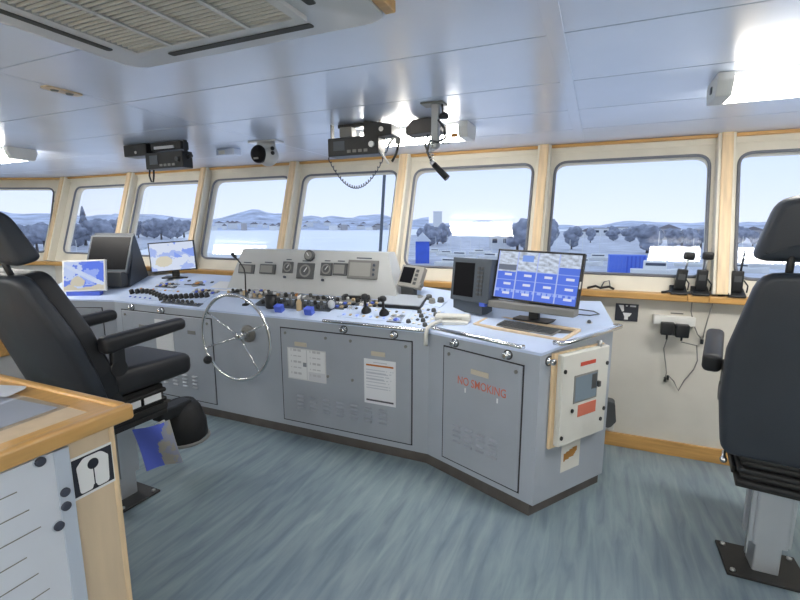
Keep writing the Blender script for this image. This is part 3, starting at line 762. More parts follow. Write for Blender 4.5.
part('log_sheet', MB().box(.18, .36, -.06, .06, .006, .008), 'paper', t)
# strip of tangled switches in front of the instrument panel
t = ctrl('switch_strip', 'cluttered strip of dark switches along the foot of instrument panel', -2.0, 2.775, 0, 1.42, .07, 'midgrey')
for i in range(34):
    x = -.68+i*.041
    if i % 4 == 3: button(t, x, random.uniform(-.012, .012), .02, random.choice(['tan', 'whiteplastic', 'darkgrey', 'orange']), .02)
    else: knob(t, x, random.uniform(-.015, .015), random.uniform(.009, .014), random.uniform(.018, .032), random.choice(['black', 'black', 'darkgrey', 'steel']))
t = ctrl('switch_strip', 'second dark switch row with chart slips left of the mug', -2.52, 2.74, 0, .36, .09, 'midgrey')
for i in range(12): knob(t, -.16+i*.029, random.uniform(-.025, .025), random.uniform(.009, .014), random.uniform(.016, .03), random.choice(['black', 'darkgrey', 'tan', 'steel']))
t = ctrl('chart_slips', 'pile of pale paper slips on the left console top', -2.75, 2.86, .1, .30, .15, 'paper', 'papers')
for k in range(4): part('slip', MB().box(-.10+.05*k, .0+.05*k, -.05+.02*(k % 2), .03+.02*(k % 3), .006+.0015*k, .0075+.0015*k, R(.15*k-.2)), 'paper' if k % 2 else 'worktop', t)
t = ctrl('control_panel', 'narrow dark key strip just above the left console edge', -3.0, 2.545, 0, .42, .05, 'bezel')
for i in range(12): button(t, -.19+i*.034, .0, .02, ['darkgrey', 'midgrey', 'ink'][i % 3])
t = ctrl('control_panel', 'middle control panel with dark switch rows by the wheel', -2.0, 2.665, 0, .66, .12, 'bezel')
for i in range(11):
    for j in range(2): knob(t, -.27+i*.054, -.02+j*.05, .011, .024, ['black', 'darkgrey', 'bezel'][(i+j) % 3])
t = ctrl('engine_control', 'pale throttle panel with small keys around two black levers', -1.33, 2.635, 0, .50, .16)
for i in range(9):
    for j in range(2): button(t, -.21+i*.05, -.05+j*.09, .016, ['ledblue', 'whiteplastic', 'tan', 'darkgrey'][(i*2+j) % 4])
for i, (x, y) in enumerate(((-1.40, 2.645), (-1.262, 2.635))):
    l_ = thing('throttle_lever', ['left black throttle lever on the pale centre panel', 'right black throttle lever on the pale centre panel'][i], 'lever', M=top_frame(x, y, 0))
    part('boot', MB().lathe([(.034, .005), (.032, .02), (.022, .034), (.014, .045)], seg=16), 'rubber', l_)
    part('stem', MB().cyl((0, 0, .04), (0, .012, .10), .009, seg=10), 'black', l_)
    part('grip', MB().lathe([(.012, .0), (.024, .008), (.026, .022), (.018, .034), (.006, .038)], (0, .012, .095), 14), 'black', l_)
t = ctrl('control_panel', 'pale panel of small keys and dials left of the white handset', -.985, 2.64, -.2, .17, .24)
for i in range(4):
    for j in range(5):
        if (i+j) % 3: button(t, -.06+i*.04, -.09+j*.045, .018, ['whiteplastic', 'bezel', 'midgrey'][(i*j) % 3])
        else: knob(t, -.06+i*.04, -.09+j*.045, .012, .02, 'darkgrey')
t = ctrl('control_panel', 'pale panel with grey dials in front of the radar display', -1.02, 2.86, -.15, .20, .12)
for i in range(4): knob(t, -.07+i*.045, (.02 if i % 2 else -.02), .018, .026, ['midgrey', 'darkgrey'][i % 2])
t = thing('flat_case', 'flat grey case with black edge lying right of the throttle levers', 'case', M=top_frame(-1.20, 2.80, .02) @ T(0, 0, .014))
part('lid', MB().box(-.15, .15, -.075, .075, .010, .016, bev=.003), 'console', t); part('base', MB().box(-.153, .153, -.081, .075, -.012, .010), 'black', t)
t = thing('ruler_bar', 'black bar shaped handset lying behind the throttle levers', 'handset', M=top_frame(-1.56, 2.80, .05) @ T(0, 0, .004))
part('grip', MB().box(-.09, .09, -.012, .012, .006, .026, bev=.005, seg=3), 'black', t)
for x in (-.085, .085): part('ear_piece', MB().cyl((x, 0, 0), (x, 0, .03), .022, seg=14), 'black', t)
for (x, y, w, d, m, lb) in ((-1.60, 2.70, .20, .10, 'bezel', 'dark key module left of the throttle levers'), (-1.42, 2.74, .16, .07, 'midgrey', 'grey key module behind the left throttle lever'), (-2.42, 2.80, .20, .07, 'bezel', 'dark key module behind the gooseneck microphone'), (-1.16, 2.60, .10, .10, 'bezel', 'dark key module right of the throttle levers'), (-2.95, 2.74, .26, .07, 'midgrey', 'grey key module behind the left row of knobs'), (-3.45, 2.80, .24, .08, 'bezel', 'dark key module below the pale chart monitor')):
    t = ctrl('key_module', lb, x, y, 0, w, d, m)
    for i in range(int(w/.035)):
        for j in range(2): button(t, -w/2+.02+i*.035, -d/4+j*d/2, .02, ['whiteplastic', 'tan', 'panelgrey', 'bluebox', 'black'][(i*3+j*2) % 5], .016)
# loose things
def mug(label, x, y, r, h, m, name='mug'):
    t = thing(name, label, 'mug', (x, y, topz(x, y)-.004))
    part('cup', MB().lathe([(r*.8, 0), (r, .012), (r, h), (r*.88, h), (r*.86, .014)], seg=18), m, t)
    part('handle', MB().tube([(r*.95, 0, h*.78), (r*1.5, 0, h*.72), (r*1.6, 0, h*.4), (r*.95, 0, h*.2)], .005, 8), m, t)
mug('short black mug on the console edge beside the steering wheel', -2.16, 2.60, .042, .095, 'black')
for i, (x, lb) in enumerate(((-2.055, 'small blue box on the console edge beside the black mug'), (-1.80, 'small blue box on the console edge beside the tan bottle'))):
    t = thing('blue_box', lb, 'box', M=top_frame(x, 2.565, 0)); part('carton', MB().box(-.03, .03, -.022, .022, -.001, .042, bev=.003), 'bluebox', t); part('lid', MB().box(-.031, .031, -.023, .023, .042, .050, bev=.002, seg=1), 'bluepad', t)
t = thing('bottle', 'slim tan bottle standing between two small blue boxes', 'bottle', (-1.915, 2.60, topz(-1.915, 2.6)-.003))
part('flask', MB().lathe([(.018, 0), (.02, .006), (.02, .06), (.012, .078), (.009, .085)], seg=14), 'tan', t); part('cap', MB().lathe([(.011, .083), (.011, .10), (.008, .103)], seg=12), 'whiteplastic', t)
t = thing('tumbler', 'clear glass tumbler holding white cloth near the throttle levers', 'glass', (-1.675, 2.645, topz(-1.675, 2.645)-.004))
part('glass', MB().lathe([(.030, 0), (.034, .09), (.031, .09), (.028, .006)], seg=20), 'pane', t); part('cloth', MB().sphere((0, 0, .04), .027, 2, (1, 1, 1.2)), 'whiteplastic', t); part('rim', MB().tube([(.033*math.cos(2*PI*k/20), .033*math.sin(2*PI*k/20), .092) for k in range(20)], .003, 6, True), 'chrome', t)
t = thing('binder_clip', 'small dark tool standing between the mug and the bottle', 'tool', (-2.0, 2.625, topz(-2.0, 2.625)-.003))
part('body', MB().lathe([(.014, 0), (.016, .03), (.010, .06)], seg=10), 'darkgrey', t); part('tip', MB().cyl((0, 0, .058), (.006, 0, .10), .004, .002, 8), 'steel', t)
# white telephone handset lying over the kink
t = thing('telephone', 'white handset telephone with orange button resting at the console corner', 'telephone', M=top_frame(-.80, 2.655, AR+.55))
part('cradle', MB().prism(rnd_poly(rect(-.06, .10, -.055, .055), .015), -.004, .022, bev=.004), 'enclosure', t)
part('handset', MB().box(-.105, .105, -.022, .022, .026, .05, bev=.010, seg=3).box(-.11, -.06, -.026, .026, .010, .045, bev=.010, seg=3).box(.06, .11, -.026, .026, .010, .045, bev=.010, seg=3), 'enclosure', t)
part('call_button', MB().cyl((.085, .042, .02), (.085, .042, .03), .012, seg=12), 'orange', t)
part('hanging_cord', MB().tube([(-.86, 2.60, topz(-.86, 2.60)+.02), (-.895, 2.54, .905), (-.905, 2.478, .89), (-.905, 2.455, .85), (-.908, 2.462, .79)], .013, 8), 'enclosure', t, top_frame(-.80, 2.655, AR+.55).inverted())
part('coil_cord', MB().tube([(-.10, 0, .02), (-.135, -.02, .012), (-.165, -.045, -.0), (-.175, -.075, -.03), (-.17, -.09, -.075)], .008, 8), 'enclosure', t)
# gooseneck microphone
t = thing('gooseneck_microphone', 'slender black gooseneck microphone rising behind the steering wheel', 'microphone', (-2.405, 2.61, topz(-2.405, 2.61)-.004))
part('base', MB().lathe([(.03, 0), (.028, .01), (.012, .016)], seg=14), 'black', t)
part('neck', MB().tube([(0, 0, .012), (.004, 0, .12), (.008, 0, .23), (0, 0, .275), (-.035, 0, .32), (-.08, 0, .362)], .005, 8), 'black', t)
part('head', MB().cyl((-.075, 0, .358), (-.105, 0, .383), .012, .014, 12), 'black', t)
# little antenna/dark cup on the worktop corner, right
t = thing('bolt_cap', 'tiny dark bolt cap on the pale right console corner', 'cap', M=top_frame(-.02, 2.72, 0)); part('cap', MB().lathe([(.011, 0), (.011, .010), (.006, .016)], seg=12), 'darkgrey', t); part('washer', MB().lathe([(.018, -.001), (.018, .002)], seg=14), 'steel', t)
t = thing('cable', 'thin grey cable looping over the right console corner', 'cable', M=top_frame(.0, 2.86, 0)); part('wire', MB().tube([(-.16, .0, .01), (-.08, .02, .012), (.0, .0, .012), (.03, -.04, .012), (-.02, -.06, .010), (-.10, -.05, .01)], .004, 6), 'bezel', t); part('plug', MB().box(-.18, -.15, -.012, .012, .0, .02, bev=.003), 'black', t)

# ------------------------------------------------------------------ captain's chairs
def make_chair():
    t = thing('helm_chair', 'x', 'chair')
    bp = part('base_plate', MB().box(-.15, .15, -.115, .115, 0, .012, bev=.002, seg=1), 'blackpaint', t); src = None
    for sx in (-1, 1):
        for sy in (-1, 1):
            M = T(sx*.125, sy*.09, .012); o = part('bolt', MB().lathe([(.011, 0), (.011, .007), (.006, .010)], seg=8), 'steel', bp, M) if src is None else inst('bolt', src, bp, M); src = src or o
    pr = rnd_poly(rect(-.048, .048, -.052, .052), .01, 3)
    part('lower_post', MB().prism(pr, .012, .30), 'alu', t)
    mb = MB().prism(rnd_poly(rect(-.062, .062, -.068, .068), .012, 3), .145, .47)
    mb.box(-.075, -.060, -.05, -.028, .145, .47).box(-.075, -.060, .02, .045, .145, .47).box(.060, .075, -.05, -.028, .145, .47)
    part('upper_post', mb, 'alu', t)
    part('post_rail', MB().box(-.078, -.072, -.048, -.03, .08, .47), 'steel', t)
    # suspension: stacked ribs
    part('suspension_frame', MB().box(-.185, .185, -.22, .18, .455, .485, bev=.006).box(-.17, .17, -.20, .17, .485, .63), 'blackpaint', t)
    for k in range(5):
        g_ = .012*(k % 2)
        part('bellows_rib', MB().box(-.19+g_, .19-g_, -.262+g_, .18-g_, .482+k*.026, .506+k*.026, bev=.009, seg=3), 'rubber', t)
    for a_, b_ in ((.191, .202), (-.202, -.191)): part('side_rail', MB().box(a_, b_, -.20, .17, .50, .53, bev=.004), 'blackpaint', t)
    part('adjuster_lever', MB().tube([(-.20, -.10, .56), (-.225, -.12, .55), (-.23, -.18, .545)], .007, 8).sphere((-.23, -.19, .545), .014, 2), 'steel', t)
    for sx in (-1, 1): part('hinge_cover', MB().cyl((sx*.19, -.15, .64), (sx*.235, -.15, .64), .055, seg=20).box(min(sx*.19, sx*.23), max(sx*.19, sx*.23), -.18, -.09, .58, .66, bev=.008), 'black', t)
    # cushion
    cu = MB().box(-.222, .222, -.20, .345, .612, .745, bev=.045, seg=4)
    cu.deform(lambda v: (v.x, v.y, v.z + (.022*max(0, (abs(v.x)-.12)/.12) if v.z > .7 else 0) + (-.02*max(0, (v.y-.2)/.12) if v.z > .7 else 0)))
    part('seat_cushion', cu, 'vinyl', t)
    # backrest: cushion in front, shell behind
    def slab(out, y0, y1, bev): return pillow(out, y0, y1, bev)
    oc = rnd_poly([(-.235, .64), (.235, .64), (.262, .80), (.258, 1.02), (.185, 1.325), (-.185, 1.325), (-.258, 1.02), (-.262, .80)], [.06, .06, .1, .12, .07, .07, .12, .1], 4)
    rec = lambda v: (v.x, v.y-(v.z-.64)*.09 + .03*(abs(v.x)/.25)**2, v.z)
    part('back_cushion', slab(oc, -.245, -.145, .03).deform(rec), 'vinyl', t)
    os_ = rnd_poly([(-.25, .60), (.25, .60), (.276, .82), (.272, 1.03), (.205, 1.335), (-.205, 1.335), (-.272, 1.03), (-.276, .82)], [.05, .05, .1, .12, .08, .08, .12, .1], 4)
    part('back_shell', slab(os_, -.30, -.225, .028).deform(rec), 'slate', t)
    for sx in (-1, 1): part('headrest_post', MB().cyl((sx*.125, -.305, 1.27), (sx*.125, -.315, 1.44), .012, seg=10), 'black', t)
    oh = rnd_poly([(-.232, 1.372), (.232, 1.372), (.18, 1.60), (-.18, 1.60)], [.035, .035, .075, .075], 5)
    hr = pillow(oh, -.36, -.255, .035).deform(lambda v: (v.x, v.y+.04*(abs(v.x)/.2)**2 - (v.z-1.37)*.08, v.z))
    part('headrest', hr, 'slate', t)
    # arms
    for sx in (-1, 1):
        Ma = T(sx*.285, -.18, .955)
        pad = MB().box(-.036, .036, -.03, .42, -.046, .036, bev=.024, seg=4).deform(lambda v: (v.x, v.y, v.z - (.018 if v.z > 0 else -.012)*max(0, (v.y-.30)/.16)))
        a = part('armrest', pad, 'vinyl', t, Ma @ R(.06 if sx > 0 else .06, 'X'))
        part('arm_pivot', MB().box(-.014, .014, -.0, .07, -.16, -.01, bev=.010, seg=3).cyl((-.025*sx, .03, -.14), (.016*sx, .03, -.14), .040, seg=18), 'black', t, T(sx*.252, -.15, .955))
    return t
ch = make_chair()
ch.location = (.785, 2.28, 0); ch['label'] = 'black helm chair seen from behind at the right edge of the room'; ch['group'] = 'helm chairs'
ch2 = copy_tree(ch); ch2.location = (-2.35, 1.51, 0); ch2.rotation_euler = (0, 0, math.radians(-1)); ch2['label'] = 'black helm chair at the left, behind the wooden chart cabinet'
for c in ch.children:
    if c.name.startswith('armrest') and c.location.x < 0: c.location = (-.300, -.09, .93); c.rotation_euler = (math.radians(9), 0, math.radians(-4)); c.scale.y = .85
    if c.name.split('.')[0] in ('base_plate', 'lower_post', 'upper_post', 'post_rail'): c.matrix_local = R(math.radians(8)) @ T(-.03, 0, 0)
ch.rotation_euler = (0, 0, math.radians(-8))
PV = T(0, -.2, .66) @ R(math.radians(14), 'X') @ T(0, .23, -.66)
for c in ch2.children:
    if c.name.split('.')[0] in ('back_cushion', 'back_shell', 'headrest', 'headrest_post'): c.matrix_local = PV
    if c.name.startswith('seat_cushion'): c.location.z = .035
# extras on the left chair
for c in ((.03, .15), (.17, .27)): part('sticker', MB().box(.1900, .1940, -.03+c[0]-.1, -.03+c[1]-.1, .555, .59), 'paper', ch2)
fr_ = part('footrest', MB().lathe([(.10, .0), (.135, .03), (.13, .12), (.10, .21), (.07, .25)], (.10, .34, .205), 20), 'rubber', ch2)
part('foot_rim', MB().tube([(.10+.138*math.cos(2*PI*k/28), .34+.138*math.sin(2*PI*k/28), .22) for k in range(28)], .010, 8, True), 'midgrey', fr_)
part('foot_arm', MB().box(.08, .17, .15, .36, .40, .47, bev=.01), 'black', fr_)
# hanging blue plastic sleeve
hs_ = thing('plastic_sleeve', 'blue and clear plastic sleeve hanging under the left helm chair', 'sleeve', (-2.04, 1.55, .205), math.radians(30))
def sleeve(u, v): 
    k = fbm(u*2, v*2, 1.2, 9)
    return (.14, .22, .95) if u-.25*v+.3*k < .50 else ((.42, .46, .62) if k < .1 else (.50, .50, .48))
sg = grid_print('print', .20, .24, 24, 28, sleeve, 'print')
for vv in sg.vertices: vv.co.y += .018*math.sin(vv.co.x*22+vv.co.z*9)
sg2_ = grid_print('print', .20, .24, 24, 28, lambda u, v: (.6, .6, .6), 'print')
for vv in sg2_.vertices: vv.co.y += .018*math.sin(vv.co.x*22+vv.co.z*9)+.004
part('cover_sheet', sg, None, hs_, T(-.10, 0, 0) @ R(-.25, 'Y')); part('back_sheet', sg2_, None, hs_, T(-.10, 0, 0) @ R(-.25, 'Y'))
part('strap', MB().tube([(-.06, .0, .20), (-.03, .0, .26), (.02, -.02, .29)], .006, 6), 'whiteplastic', hs_)

# ------------------------------------------------------------------ chart cabinet in the left foreground
cab = thing('chart_cabinet', 'light wooden cabinet with orange edged top in the left foreground', 'cabinet', (-2.0, .2, 0))
CI = T(2.0, -.2, 0)
part('carcass', MB().box(-2.75, -1.322, -.9, .838, 0, .905), 'laminate', cab, CI)
part('corner_edge', MB().box(-1.337, -1.319, .822, .842, 0, .905, bev=.006), 'post', cab, CI)
tp = part('top', MB().box(-2.80, -1.32, -.95, .88, .905, .940), 'laminate', cab, CI)
for r_ in ((-1.330, -1.298, -.96, .895), (-2.81, -1.330, .865, .895)):
    part('edge_moulding', MB().box(*r_, .902, .951, bev=.009, seg=3), 'woodtop', tp)
for r_ in ((-1.385, -1.330, -.96, .865), (-2.81, -1.385, .81, .865)):
    part('inlay', MB().box(*r_, .934, .9415), 'woodtop', tp)
part('wooden_plinth', MB().box(-2.74, -1.330, -.89, .83, 0, .05), 'toe', cab, CI)
t = thing('chart_sheet', 'pale chart sheet under clear plastic on the wooden cabinet top', 'chart', (-1.70, .70, .9405), .06)
part('paper', MB().box(-.32, .20, -.22, .08, 0, .002), 'board', t); part('clear_cover', MB().box(-.36, .23, -.25, .10, .0025, .004), 'pane', t)
for i, (x, y, a) in enumerate(((-1.86, .80, .2), (-1.93, .70, -.3), (-1.90, .60, .5))):
    s = solo('crumpled_wrapper', MB().prism(rnd_poly(rect(-.13, .13, -.045, .045), .02), 0, .003).deform(lambda v: (v.x, v.y, v.z+.006+.005*math.sin(v.x*40+v.y*60))), 'board',
        ['glossy clear wrapper at the back of the cabinet top', 'glossy clear wrapper in the middle of the cabinet top', 'glossy clear wrapper nearest the front of the cabinet top'][i], 'wrapper', 'plastic wrappers on the cabinet', T(x, y-.03, .9465) @ R(a))
# white board with magnets on the side of the cabinet
FS = frame((-1.322, -.9), (-1.322, .838))      # x along +Y; y into the cabinet (-X)
fyy = lambda y: y+.9
wbd = thing('white_board', 'white notice board with ruled lines on the side of the wooden cabinet', 'board', M=FS @ T(fyy(-.25), 0, .16))
Wd = .955; Hb = .735
part('panel', MB().box(0, Wd, -.010, -.0005, 0, Hb), 'board', wbd)
part('edge_strip', MB().box(Wd-.04, Wd, -.013, -.0005, 0, Hb, bev=.002, seg=1), 'boardedge', wbd)
for k in range(10):
    part('ruled_line', MB().box(.05, Wd-.13+.02*(k % 3), -.0108, -.0098, Hb-.065-.062*k, Hb-.062-.062*k), 'midgrey', wbd)
hw = MB()
for i in range(2):
    pts = [(.62+.008*k, -.0105, Hb-.035-.045*i+.010*math.sin(k*1.7+i)+.004*math.sin(k*4.1)) for k in range(22-6*i)]
    hw.tube(pts, .0008, 4)
part('handwriting', hw, 'bezel', wbd)
part('corner_clip', MB().box(Wd-.085, Wd-.07, -.015, -.0095, Hb-.012, Hb-.004), 'boardedge', wbd)
for i, (y, z, lb) in enumerate(((.632, .886, 'round black magnet highest on the white board'), (.68, .771, 'round black magnet second from the top on the white board'), (.678, .730, 'round black magnet third from the top on the white board'), (.655, .684, 'round black magnet lowest on the white board'))):
    tm = thing('magnet', lb, 'magnet', group='black magnets on the white board', M=FS @ T(fyy(y), -.0135, z))
    part('disc', MB().lathe([(.0125, -.004), (.0125, .005), (.009, .007)], seg=18, M=R(PI/2, 'X')), 'ink', tm); part('backing', MB().lathe([(.016, -.0042), (.016, -.002)], seg=18, M=R(PI/2, 'X')), 'boardedge', tm)
# lifejacket-style pictogram sticker
sg_ = thing('safety_sign', 'black and white square pictogram sticker on the wooden cabinet side', 'sign', M=FS @ T(fyy(.703), 0, .722))
part('card', MB().box(0, .128, -.0025, -.0004, 0, .128), 'paper', sg_); part('field', MB().box(.007, .121, -.0032, -.0022, .008, .121), 'sticker_black', sg_)
arch = rnd_poly([(.022, .012), (.056, .012), (.060, .024), (.068, .024), (.072, .012), (.106, .012), (.110, .095), (.090, .116), (.038, .116), (.018, .095)], [.010, .01, .002, .002, .01, .010, .01, .02, .02, .01], 4)
part('arch', MB().prism(arch, .0030, .0040, R(PI/2, 'X')), 'paper', sg_)
part('keyhole', MB().lathe([(.016, .0038), (.016, .0048)], (.064, 0, .088), 20, R(PI/2, 'X')).box(.0625, .0655, -.0048, -.0038, .022, .088), 'sticker_black', sg_)

# side desk far left behind the chair
sd = thing('side_desk', 'low grey desk with an orange wooden top behind the left chair', 'desk', (-3.95, 1.4, 0))
part('cabinet', MB().box(-.33, .33, -.65, .46, 0, .632), 'panelgrey', sd); part('top', MB().box(-.36, .36, -.68, .49, .632, .745, bev=.01), 'wood', sd); part('plinth', MB().box(-.32, .335, -.64, .465, 0, .06), 'toe', sd)
rk = thing('radio_rack', 'cream equipment rack with black framed screen on the side desk', 'equipment rack', (-3.95, 1.4, .745))
part('case', MB().box(-.30, .31, -.60, .36, 0, .30, bev=.006), 'enclosure', rk); part('screen_frame', MB().box(.308, .330, -.10, .275, .02, .24, bev=.01, seg=3), 'black', rk); part('screen', MB().box(.329, .333, -.07, .225, .045, .215), 'bezel', rk); part('base_line', MB().box(.306, .313, -.6, .36, 0, .012), 'gap', rk)
t = thing('extinguisher', 'small red canister beside the wooden edge of the side desk', 'canister', (-3.50, 1.93, 0)); part('tank', MB().lathe([(.045, 0), (.05, .02), (.05, .52), (.03, .58), (.014, .60)], seg=16), 'red', t); part('valve', MB().box(-.015, .015, -.03, .03, .598, .64, bev=.003), 'black', t)

# ------------------------------------------------------------------ things on the front wall at the right
sg2 = thing('wall_sign', 'black square pictogram sign with white shape on cream wall', 'sign', M=T(.13, 3.27, .876))
part('plate', MB().box(0, .135, -.004, -.0005, 0, .115), 'sticker_black', sg2)
pm = MB()
for poly in ([(.018, .105), (.048, .105), (.052, .065), (.040, .062)], [(.045, .055), (.098, .055), (.088, .034), (.078, .030), (.078, .010), (.056, .010), (.056, .030)], [(.060, .098), (.072, .098), (.072, .105), (.060, .105)], [(.085, .096), (.12, .096), (.12, .106), (.085, .106)]): pm.prism(poly, .0038, .0048, R(PI/2, 'X'))
part('pictogram', pm, 'paper', sg2)
ob = thing('socket_box', 'white double socket box on the cream wall below the sill', 'socket', M=T(.352, 3.27, .868))
part('box', MB().box(0, .228, -.045, -.0005, .010, .068, bev=.006, seg=3), 'whiteplastic', ob); part('name_strip', MB().box(.095, .165, -.003, -.0005, .078, .084), 'darkgrey', ob)
for i, x in enumerate((.077, .156)):
    pa = thing('plug_adapter', ['left black plug adapter in the white wall socket', 'right black plug adapter in the white wall socket'][i], 'adapter', M=T(.352+x, 3.27, .868))
    part('body', MB().box(-.036, .036, -.10, -.046, -.045-.008*i, .032-.006*i, bev=.006, seg=3), 'black', pa); part('strain_relief', MB().cyl((0, -.08, -.045-.008*i), (0, -.08, -.075), .006, seg=8), 'black', pa)
wy = 3.25
def cable(label, pts, r=.0035, m='midgrey'):
    t = thing('power_cable', label, 'cable', pts[0]); o = Vector(pts[0])
    part('wire', MB().tube([Vector(p)-o for p in pts], r, 6), m, t); part('end_plug', MB().cyl(Vector(pts[-1])-o, Vector(pts[-1])-o+Vector((.0, 0, -.03)), r*2, seg=8), 'black', t)
cable('thin cable hanging from the left plug adapter down the wall', [(.430, 3.19, .79), (.425, 3.245, .72), (.445, wy, .62), (.455, wy, .56), (.45, wy, .53)])
cable('thin cable looping from the right plug adapter to a low point', [(.51, 3.19, .785), (.60, 3.235, .76), (.615, wy, .66), (.60, wy, .60), (.555, wy, .52), (.53, wy, .45), (.50, wy, .51), (.465, wy, .545)])
cable('thin cable dropping from the window sill past the socket box', [(.545, 3.205, 1.06), (.552, 3.24, .97), (.575, wy, .89), (.60, wy, .83), (.625, wy, .80)])
cable('thin cable dropping from the sill nearest the empty chair', [(.655, 3.205, 1.06), (.645, 3.24, .95), (.635, wy, .86), (.63, wy, .80)])
t = thing('wall_bracket', 'dark bracket low on the wall just behind the console end', 'bracket', M=T(.15, 3.27, .15))
part('shroud', MB().prism(rnd_poly([(-.05, .0), (-.0, .0), (.035, .05), (.02, .18), (-.05, .19)], .02), .0005, .08, R(PI/2, 'X'), bev=.006), 'darkgrey', t); part('back_plate', MB().box(-.05, .03, -.012, -.0005, -.04, .05, bev=.003), 'whiteplastic', t)

# handheld radios in chargers on the sill
def radio(x, y, label, lean, scale=1.0, head=True):
    t = thing('handheld_radio', label, 'radio', (x, y, 1.0785), 0, 'handheld radios on the sill')
    part('charger_base', MB().prism([(-.045, -.045), (.045, -.045), (.045, .045), (-.045, .045)], 0, [.012, .012, .05, .05], bev=.004).tube([(-.04, -.03, .02), (-.07, -.03, .012), (-.09, -.02, .008)], .008, 8), 'black', t)
    part('body', MB().box(-.028, .028, -.018, .018, .03, .155, R(lean, 'Y'), bev=.006, seg=3), 'black', t)
    part('screen', MB().box(-.018, .018, -.0195, -.017, .09, .125, R(lean, 'Y')), 'darkgrey', t)
    part('antenna', MB().tube([(.012, 0, .15), (.014, 0, .19), (.018, 0, .225)], .006, 8).move(R(lean, 'Y')), 'steel' if head else 'black', t)
    if head: part('speaker_head', MB().box(-.012, .046, -.022, .022, .215, .262, R(lean, 'Y'), bev=.012, seg=3), 'black', t)
    else: part('whip', MB().cyl((.018, 0, .22), (.02, 0, .27), .004, .003, 8), 'black', t)
    part('mic_cord', MB().tube([(.03, -.01, .10), (.05, -.02, .07), (.045, -.03, .03)], .004, 6), 'black', t)
radio(.47, 3.232, 'black handheld radio in charger, left one on the window sill', .10)
radio(.585, 3.232, 'black handheld radio in charger beside the window post', .02)
radio(.765, 3.232, 'black handheld radio with thin antenna behind the right chair', 0, 1, False)
t = thing('sunglasses', 'dark folded item lying on the sill right of the camera monitor', 'item', (.03, 3.235, 1.0785)); part('frame', MB().tube([(-.08, 0, .008), (-.03, -.01, .025), (.0, 0, .012), (.05, -.01, .025), (.08, .0, .01)], .008, 8), 'black', t); part('strap', MB().tube([(.0, .02, .008), (.02, .03, .05), (.05, .03, .06), (.06, .02, .01)], .004, 6), 'bezel', t)

# ------------------------------------------------------------------ ceiling-hung radios and camera
def ceil_radio(name, label, x0, x1, y, z0, z1, dial, m='black', depth=.15):
    t = thing(name, label, 'radio', ((x0+x1)/2, y, ZC)); w = (x1-x0)/2
    b = part('case', MB().box(-w, w, 0, depth, z0-ZC, z1-ZC, bev=.006), m, t)
    for k in range(4): part('front_key', MB().box(-w*.2+k*w*.22, -w*.2+k*w*.22+w*.14, -.004, .002, z0-ZC+.015, z0-ZC+.03), 'midgrey', b)
    part('front_screen', MB().box(-w*.75, -w*.3, -.003, .002, z0-ZC+.03, z1-ZC-.02), 'bezel', b)
    part('tuning_knob', MB().cyl((w*.78, -.015, (z0+z1)/2-ZC), (w*.78, .002, (z0+z1)/2-ZC), .016, seg=14), dial, b)
    for sx in (-1, 1): part('bracket_arm', MB().box(sx*w-.006*sx-.003, sx*w-.006*sx+.003, depth*.3, depth*.6, z1-ZC-.03, 0), 'black', t)
    return t
t = ceil_radio('ceiling_radio', 'black radio hung from the ceiling on the left with a short cable loop', -2.955, -2.60, 2.30, 1.885, 1.995, 'darkgrey', depth=.09)
part('top_unit', MB().box(-.14, .15, .02, .09, -.058, -.004, bev=.006), 'black', t); part('silver_strip', MB().box(-.10, .09, .014, .021, -.048, -.030), 'steel', t)
part('side_stub', MB().cyl((.175, .05, -.11), (.21, .05, -.10), .014, seg=10), 'black', t)
part('cable_loop', MB().tube([(-.19, .04, -.17), (-.20, .04, -.22), (-.185, .04, -.26), (-.165, .04, -.262), (-.155, .04, -.22), (-.15, .04, -.17)], .006, 8), 'black', t)
t = thing('ceiling_speaker', 'small black box with bright dot beside the left ceiling radio', 'speaker', (-3.05, 2.30, ZC)); part('box', MB().box(-.12, .11, 0, .11, -.085, -.004, bev=.006), 'black', t); part('indicator', MB().cyl((.005, -.003, -.06), (.005, .002, -.06), .010, seg=12), 'whiteplastic', t)
t = ceil_radio('ceiling_radio', 'black radio hung from the ceiling in front of the bright lamp', -1.455, -1.135, 2.30, 1.885, 1.985, 'steel', depth=.10)
part('connector', MB().box(-.10, -.02, .03, .09, -.075, -.02, bev=.005), 'midgrey', t); part('top_clamp', MB().box(-.12, .12, .05, .08, -.02, -.002), 'black', t)
t = thing('ceiling_speaker', 'black wedge box with bright dot above the right of the middle radio', 'speaker', (-1.14, 2.30, ZC)); part('box', MB().prism([(-.085, -.095), (.085, -.088), (.085, -.03), (-.075, -.004), (-.085, -.004)], -.11, 0, R(PI/2, 'X'), bev=.005), 'black', t); part('indicator', MB().cyl((.025, -.004, -.055), (.025, .002, -.055), .013, seg=12), 'whiteplastic', t)
t = thing('ceiling_speaker', 'dark brown hooded speaker between the middle radio and grey ceiling post', 'speaker', (-.90, 2.36, ZC)); part('hood', MB().prism([(-.10, -.085), (.10, -.078), (.10, -.03), (.03, -.004), (-.06, -.008), (-.10, -.05)], -.12, 0, R(PI/2, 'X'), bev=.006), 'toe', t); part('mount', MB().box(-.02, .04, .03, .08, -.02, 0), 'darkgrey', t)
t = thing('coiled_cord', 'black coiled cord drooping below the middle ceiling radio', 'cord', (-1.30, 2.32, 1.885))
def sag(p0, p1, drop, n, r=0, turns=0):
    out = []
    for k in range(n+1):
        s = k/n; p = Vector(p0).lerp(Vector(p1), s); p.z -= drop*4*s*(1-s)
        if r: p += Vector((0, r*math.cos(turns*2*PI*s), r*math.sin(turns*2*PI*s)))
        out.append(p)
    return out
